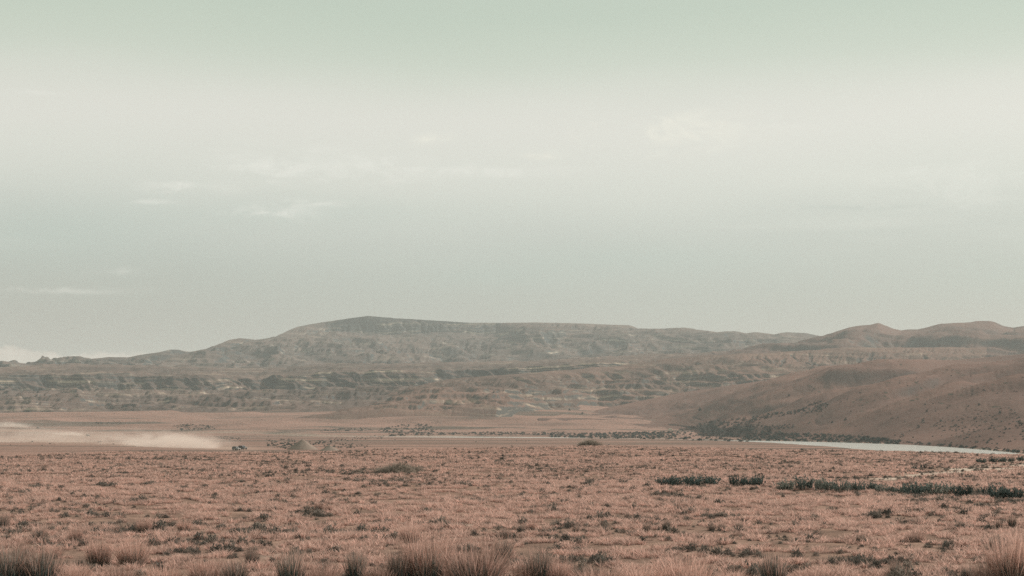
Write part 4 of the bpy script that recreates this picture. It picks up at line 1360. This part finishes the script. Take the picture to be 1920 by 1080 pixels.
for poly, surf, n, h0, h1 in AREAS:
    xs = [a for a, b in poly]; ys = [b for a, b in poly]; c = 0
    while c < n:
        x, y = random.uniform(min(xs), max(xs)), random.uniform(min(ys), max(ys))
        if not in_poly(x, y, poly):
            continue
        c += 1
        if surf == 'h':
            q = hils.pick(x, y); q2 = on_valley(x, y)
            q = q2 if q2.y < q.y else q
        else:
            q = on_valley(x, y)
        if river_sd(np.array([q.x]), np.array([q.y]))[0] < 3:
            continue
        P_.append((q.x, q.y, q.z - 0.15)); S_.append(random.uniform(h0, h1))
scatter('riverside_scrub', P_, RNG.random(len(P_)) * 6.28, S_, RNG.integers(0, 5, len(P_)), bush_c,
        'dark teal-green scrub massed along the river and in the draws behind it', 'scrub', sz=0.8)
# fine dots of brush on the near hillside and the valley
P_, S_ = [], []
for _ in range(1500):
    x, y = random.uniform(1120, 1960), random.uniform(690, 842)
    if fbm(np.array(x / 60), np.array(y / 22), 3) < random.uniform(-0.15, 0.45):
        continue
    q = hils.pick(x, y)
    if q.y > 1900:
        continue
    P_.append((q.x, q.y, q.z - 0.1)); S_.append(random.uniform(0.4, 1.2))
for _ in range(900):
    x, y = random.uniform(-40, 1250), random.uniform(772, 838)
    if fbm(np.array(x / 90), np.array(y / 7), 3) < random.uniform(-0.05, 0.5):
        continue
    q = on_valley(x, y)
    if river_sd(np.array([q.x]), np.array([q.y]))[0] < 6:
        continue
    P_.append((q.x, q.y, q.z - 0.1)); S_.append(random.uniform(0.4, 1.1))
scatter('hillside_scrub', P_, RNG.random(len(P_)) * 6.28, S_, RNG.integers(0, 5, len(P_)), bush_c,
        'tiny dark bushes sprinkled over the valley floor and the right hillside', 'scrub', sz=0.8)


def bush(px, py, h, label, surf='h'):
    q = hils.pick(px, py) if surf == 'h' else on_valley(px, py)
    o = bpy.data.objects.new('bush', random.choice(BUSHM)); COL.objects.link(o)
    s = h * q.y / F
    o.location = (q.x, q.y, q.z - 0.2); o.scale = (s * 0.8, s * 0.8, s); o.rotation_euler = (0, 0, random.random() * 6)
    tag(o, label, 'bush', 'single bushes on the far slopes')


for a in [(1313, 770, 8, 'dark round bush standing out alone on the lower hillside'),
          (1480, 742, 5, 'small dark bush halfway up the hillside'),
          (1068, 770, 5, 'dark bush at the left foot of the hillside', 'v'),
          (1092, 776, 4, 'smaller dark bush near the left foot of the hillside', 'v'),
          (1137, 776, 4, 'lone bush on the flat right of the hillside foot', 'v'),
          (1730, 790, 6, 'dark bush on the right hillside above the river'),
          (1738, 772, 5, 'upper dark bush on the right hillside above the river'),
          (1764, 790, 5, 'dark bush right of its twin on the right hillside'),
          (1828, 786, 6, 'dark bush on the hillside toward the right edge'),
          (1875, 775, 6, 'dark bush high on the hillside near the right edge'),
          (1836, 760, 6, 'flat dark bush on a spur near the right edge'),
          (1915, 798, 9, 'dark bush clump on the hillside at the right edge'),
          (1560, 793, 6, 'dark bush on the slope above the left part of the water'),
          (1585, 788, 7, 'larger dark bush on the slope above the left part of the water'),
          (1722, 802, 6, 'dark bush low on the hillside over the middle of the water')]:
    bush(*a)

# pale rock among the riverside scrub
q = hils.pick(1256, 822)
m_rock = soil_mat('pale_rock', (0.42, 0.35, 0.28), (0.58, 0.48, 0.40), 0.5)
k = q.y / F
v, f = mound_mesh(9 * k, 5 * k, 8 * k, 14, 2.0, 0.35, 20)
o = mesh_obj('rock_outcrop', v, f, m_rock); o.location = (q.x, q.y - 6, q.z - 0.3)
tag(o, 'pale rock outcrop on the river bank among dark scrub', 'rock')


# ------------------------------------------------------------------ vehicles and their dust
M_paint = plain_mat('dusty_grey_paint', (0.26, 0.24, 0.22), 0.5, 0.4)
M_dark = plain_mat('dusty_dark_paint', (0.10, 0.10, 0.10), 0.5, 0.4)
M_glass = plain_mat('dark_glass', (0.03, 0.035, 0.04), 0.15, 0.5)
M_tyre = plain_mat('tyre_rubber', (0.03, 0.03, 0.03), 0.9, 0.1)
M_rim = plain_mat('steel_rim', (0.35, 0.34, 0.32), 0.4, 0.5)
M_lamp = plain_mat('lamp_glass', (0.7, 0.68, 0.62), 0.2, 0.5)


def prism(profile, y0, y1, inset=0.0):
    n = len(profile)
    v = [(x, y0, z) for x, z in profile] + [(x, y1, z) for x, z in profile]
    f = [tuple(range(n))[::-1], tuple(range(n, 2 * n))] + [(i, (i + 1) % n, n + (i + 1) % n, n + i) for i in range(n)]
    return v, f


def cyl(r, w, n=14):
    v = [(r * math.cos(2 * math.pi * i / n), s * w / 2, r * math.sin(2 * math.pi * i / n)) for s in (-1, 1) for i in range(n)]
    f = [tuple(range(n)), tuple(range(2 * n - 1, n - 1, -1))] + [(i, n + i, n + (i + 1) % n, (i + 1) % n) for i in range(n)]
    return v, f


def vehicle(px, py, heading, paint, label, size=1.0):
    """off-road wagon, nose along +x"""
    p = on_valley(px, py)
    t = bpy.data.objects.new('off_road_vehicle', None); COL.objects.link(t); t.empty_display_size = 0.5
    t.location = p; t.rotation_euler = (0, 0, math.radians(heading)); t.scale = (size,) * 3
    v, f = prism([(-2.2, 0.55), (2.15, 0.55), (2.25, 0.75), (2.2, 1.05), (1.0, 1.18), (-2.2, 1.18)], -0.9, 0.9)
    mesh_obj('body', v, f, paint, t)
    v, f = prism([(-2.18, 1.182), (0.95, 1.182), (0.45, 1.80), (-2.05, 1.84)], -0.82, 0.82)
    cab = mesh_obj('cabin', v, f, paint, t)
    for sy in (-1, 1):
        for x0, x1, tp in ((-1.95, -1.15, 0), (-1.05, -0.25, 0), (-0.15, 0.62, 0.28)):
            y = sy * 0.826
            vv = [(x0, y, 1.27), (x1, y, 1.27), (x1 - tp, y, 1.70), (x0, y, 1.70)]
            mesh_obj('side_window', vv, [(0, 1, 2, 3) if sy < 0 else (3, 2, 1, 0)], M_glass, cab)
    mesh_obj('windscreen', [(0.90, -0.72, 1.26), (0.90, 0.72, 1.26), (0.53, 0.68, 1.72), (0.53, -0.68, 1.72)], [(0, 1, 2, 3)], M_glass, cab)
    for sx in (-1.4, 1.4):
        for sy in (-0.82, 0.82):
            v, f = cyl(0.40, 0.26); w = mesh_obj('wheel', v, f, M_tyre, t); w.location = (sx, sy, 0.40)
            v, f = cyl(0.22, 0.28); mesh_obj('rim', v, f, M_rim, w)
    for sy in (-0.65, 0.65):
        v, f = cyl(0.11, 0.06, 10); h = mesh_obj('headlight', v, f, M_lamp, t); h.location = (2.24, sy, 0.9); h.rotation_euler = (0, 0, math.pi / 2)
    v, f = prism([(-1.9, 1.86), (0.3, 1.83), (0.3, 1.88), (-1.9, 1.91)], -0.7, 0.7)
    mesh_obj('roof_rack', v, f, M_dark, t)
    tag(t, label, 'vehicle', 'vehicles raising dust')
    return p


v1 = vehicle(455, 843, -35, M_dark, 'dark off-road vehicle leading at the right end of the dust trail', 0.9)
v2 = vehicle(443, 844.5, -35, M_paint, 'pale off-road vehicle close behind the leading dark one', 0.82)
v3 = vehicle(165, 818, -20, M_paint, 'pale vehicle at the head of the middle dust trail')
v4 = vehicle(72, 803.5, -25, M_dark, 'dark vehicle farthest left, ahead of a bright dust streak')


def dust_mat(name, dens, col, scale, lo=0.44, hi=0.64):
    m = bpy.data.materials.new(name); m.use_nodes = True
    N = NT(m.node_tree); N.n.clear()
    out = N.new('ShaderNodeOutputMaterial')
    tc = N.new('ShaderNodeTexCoord').outputs['Object']
    ln = N.new('ShaderNodeVectorMath', operation='LENGTH'); N.l.new(tc, ln.inputs[0])
    n = N.noise(N.mapping(tc, (scale, scale * 0.7, scale * 0.8)), 1.0, 4, 0.6, 0.4)
    sp = N.new('ShaderNodeSeparateXYZ'); N.l.new(tc, sp.inputs[0])
    # a plume is thin and low at its head (+x) and tall and faded at its tail
    topz = N.rng(sp.outputs[0], -1.0, 1.0, 0.85, 0.30)
    up = N.math('POWER', N.rng(N.math('DIVIDE', sp.outputs[2], topz), 0.0, 1.0, 1, 0), 1.6)
    fall = N.rng(ln.outputs['Value'], 0.0, 1.0, 1, 0, True)
    d = N.math('MULTIPLY', N.math('MULTIPLY', up, fall), N.rng(n, lo, hi, 0, 1, True))
    d = N.math('MULTIPLY', d, N.rng(sp.outputs[0], -1.0, 0.3, 0.15, 1.0, True))
    d = N.math('MULTIPLY', d, dens)
    v = N.new('ShaderNodeVolumePrincipled'); v.inputs['Color'].default_value = (*col, 1)
    v.inputs['Anisotropy'].default_value = 0.1
    N.l.new(d, v.inputs['Density']); N.l.new(v.outputs[0], out.inputs['Volume'])
    m.cycles.volume_step_rate = 1.0
    return m


def dust(a, b, hpx, wide, dens, label, scale=3.0, col=(0.86, 0.73, 0.655)):
    """a plume between two photo pixels on the valley floor; a is the tail, b the head"""
    A, B = on_valley(*a), on_valley(*b)
    mid = (A + B) / 2; d = B - A
    n = 20; v = []; f = []
    for i in range(n + 1):
        th = math.pi * i / n
        for j in range(n * 2):
            ph = 2 * math.pi * j / (n * 2)
            v.append((math.sin(th) * math.cos(ph), math.sin(th) * math.sin(ph), max(-0.12, math.cos(th))))
    for i in range(n):
        for j in range(n * 2):
            p, q = i * n * 2 + j, i * n * 2 + (j + 1) % (n * 2)
            f.append((p, p + n * 2, q + n * 2, q))
    o = mesh_obj('dust_cloud', v, f, dust_mat('dust', dens, col, scale))
    o.location = mid; o.rotation_euler = (0, 0, math.atan2(d.y, d.x))
    o.scale = (d.length / 2 * 1.08, wide, hpx * mid.y / F)
    tag(o, label, 'dust', kind='stuff')


dust((190, 832), (447, 843), 62, 20, 0.36, 'dust trail behind the two leading vehicles')
dust((80, 813), (166, 818), 16, 10, 0.5, 'thin dust trail of the middle vehicle')
dust((-60, 800), (72, 804), 28, 12, 0.5, 'bright dust streak of the farthest left vehicle')
dust((-260, 828), (330, 830), 90, 70, 0.034, 'broad thin dust hanging over the left of the valley floor', 4.0)


# ------------------------------------------------------------------ air
def build_haze():
    x0, x1, y0, y1, z0, z1 = -9200, 9200, -9200, 9200, -16, 430
    v = [(x, y, z) for z in (z0, z1) for y in (y0, y1) for x in (x0, x1)]
    f = [(0, 2, 3, 1), (4, 5, 7, 6), (0, 1, 5, 4), (2, 6, 7, 3), (0, 4, 6, 2), (1, 3, 7, 5)]
    m = bpy.data.materials.new('thin_air'); m.use_nodes = True
    N = NT(m.node_tree); N.n.clear()
    out = N.new('ShaderNodeOutputMaterial'); pv = N.new('ShaderNodeVolumePrincipled')
    pv.inputs['Color'].default_value = (*HAZE_COLOR, 1); pv.inputs['Density'].default_value = HAZE_DENSITY
    pv.inputs['Anisotropy'].default_value = 0.2
    N.l.new(pv.outputs[0], out.inputs['Volume'])
    o = mesh_obj('haze', v, f, m)
    tag(o, label='thin pale haze lying over the whole valley and hills', cat='haze', kind='stuff')
build_haze()
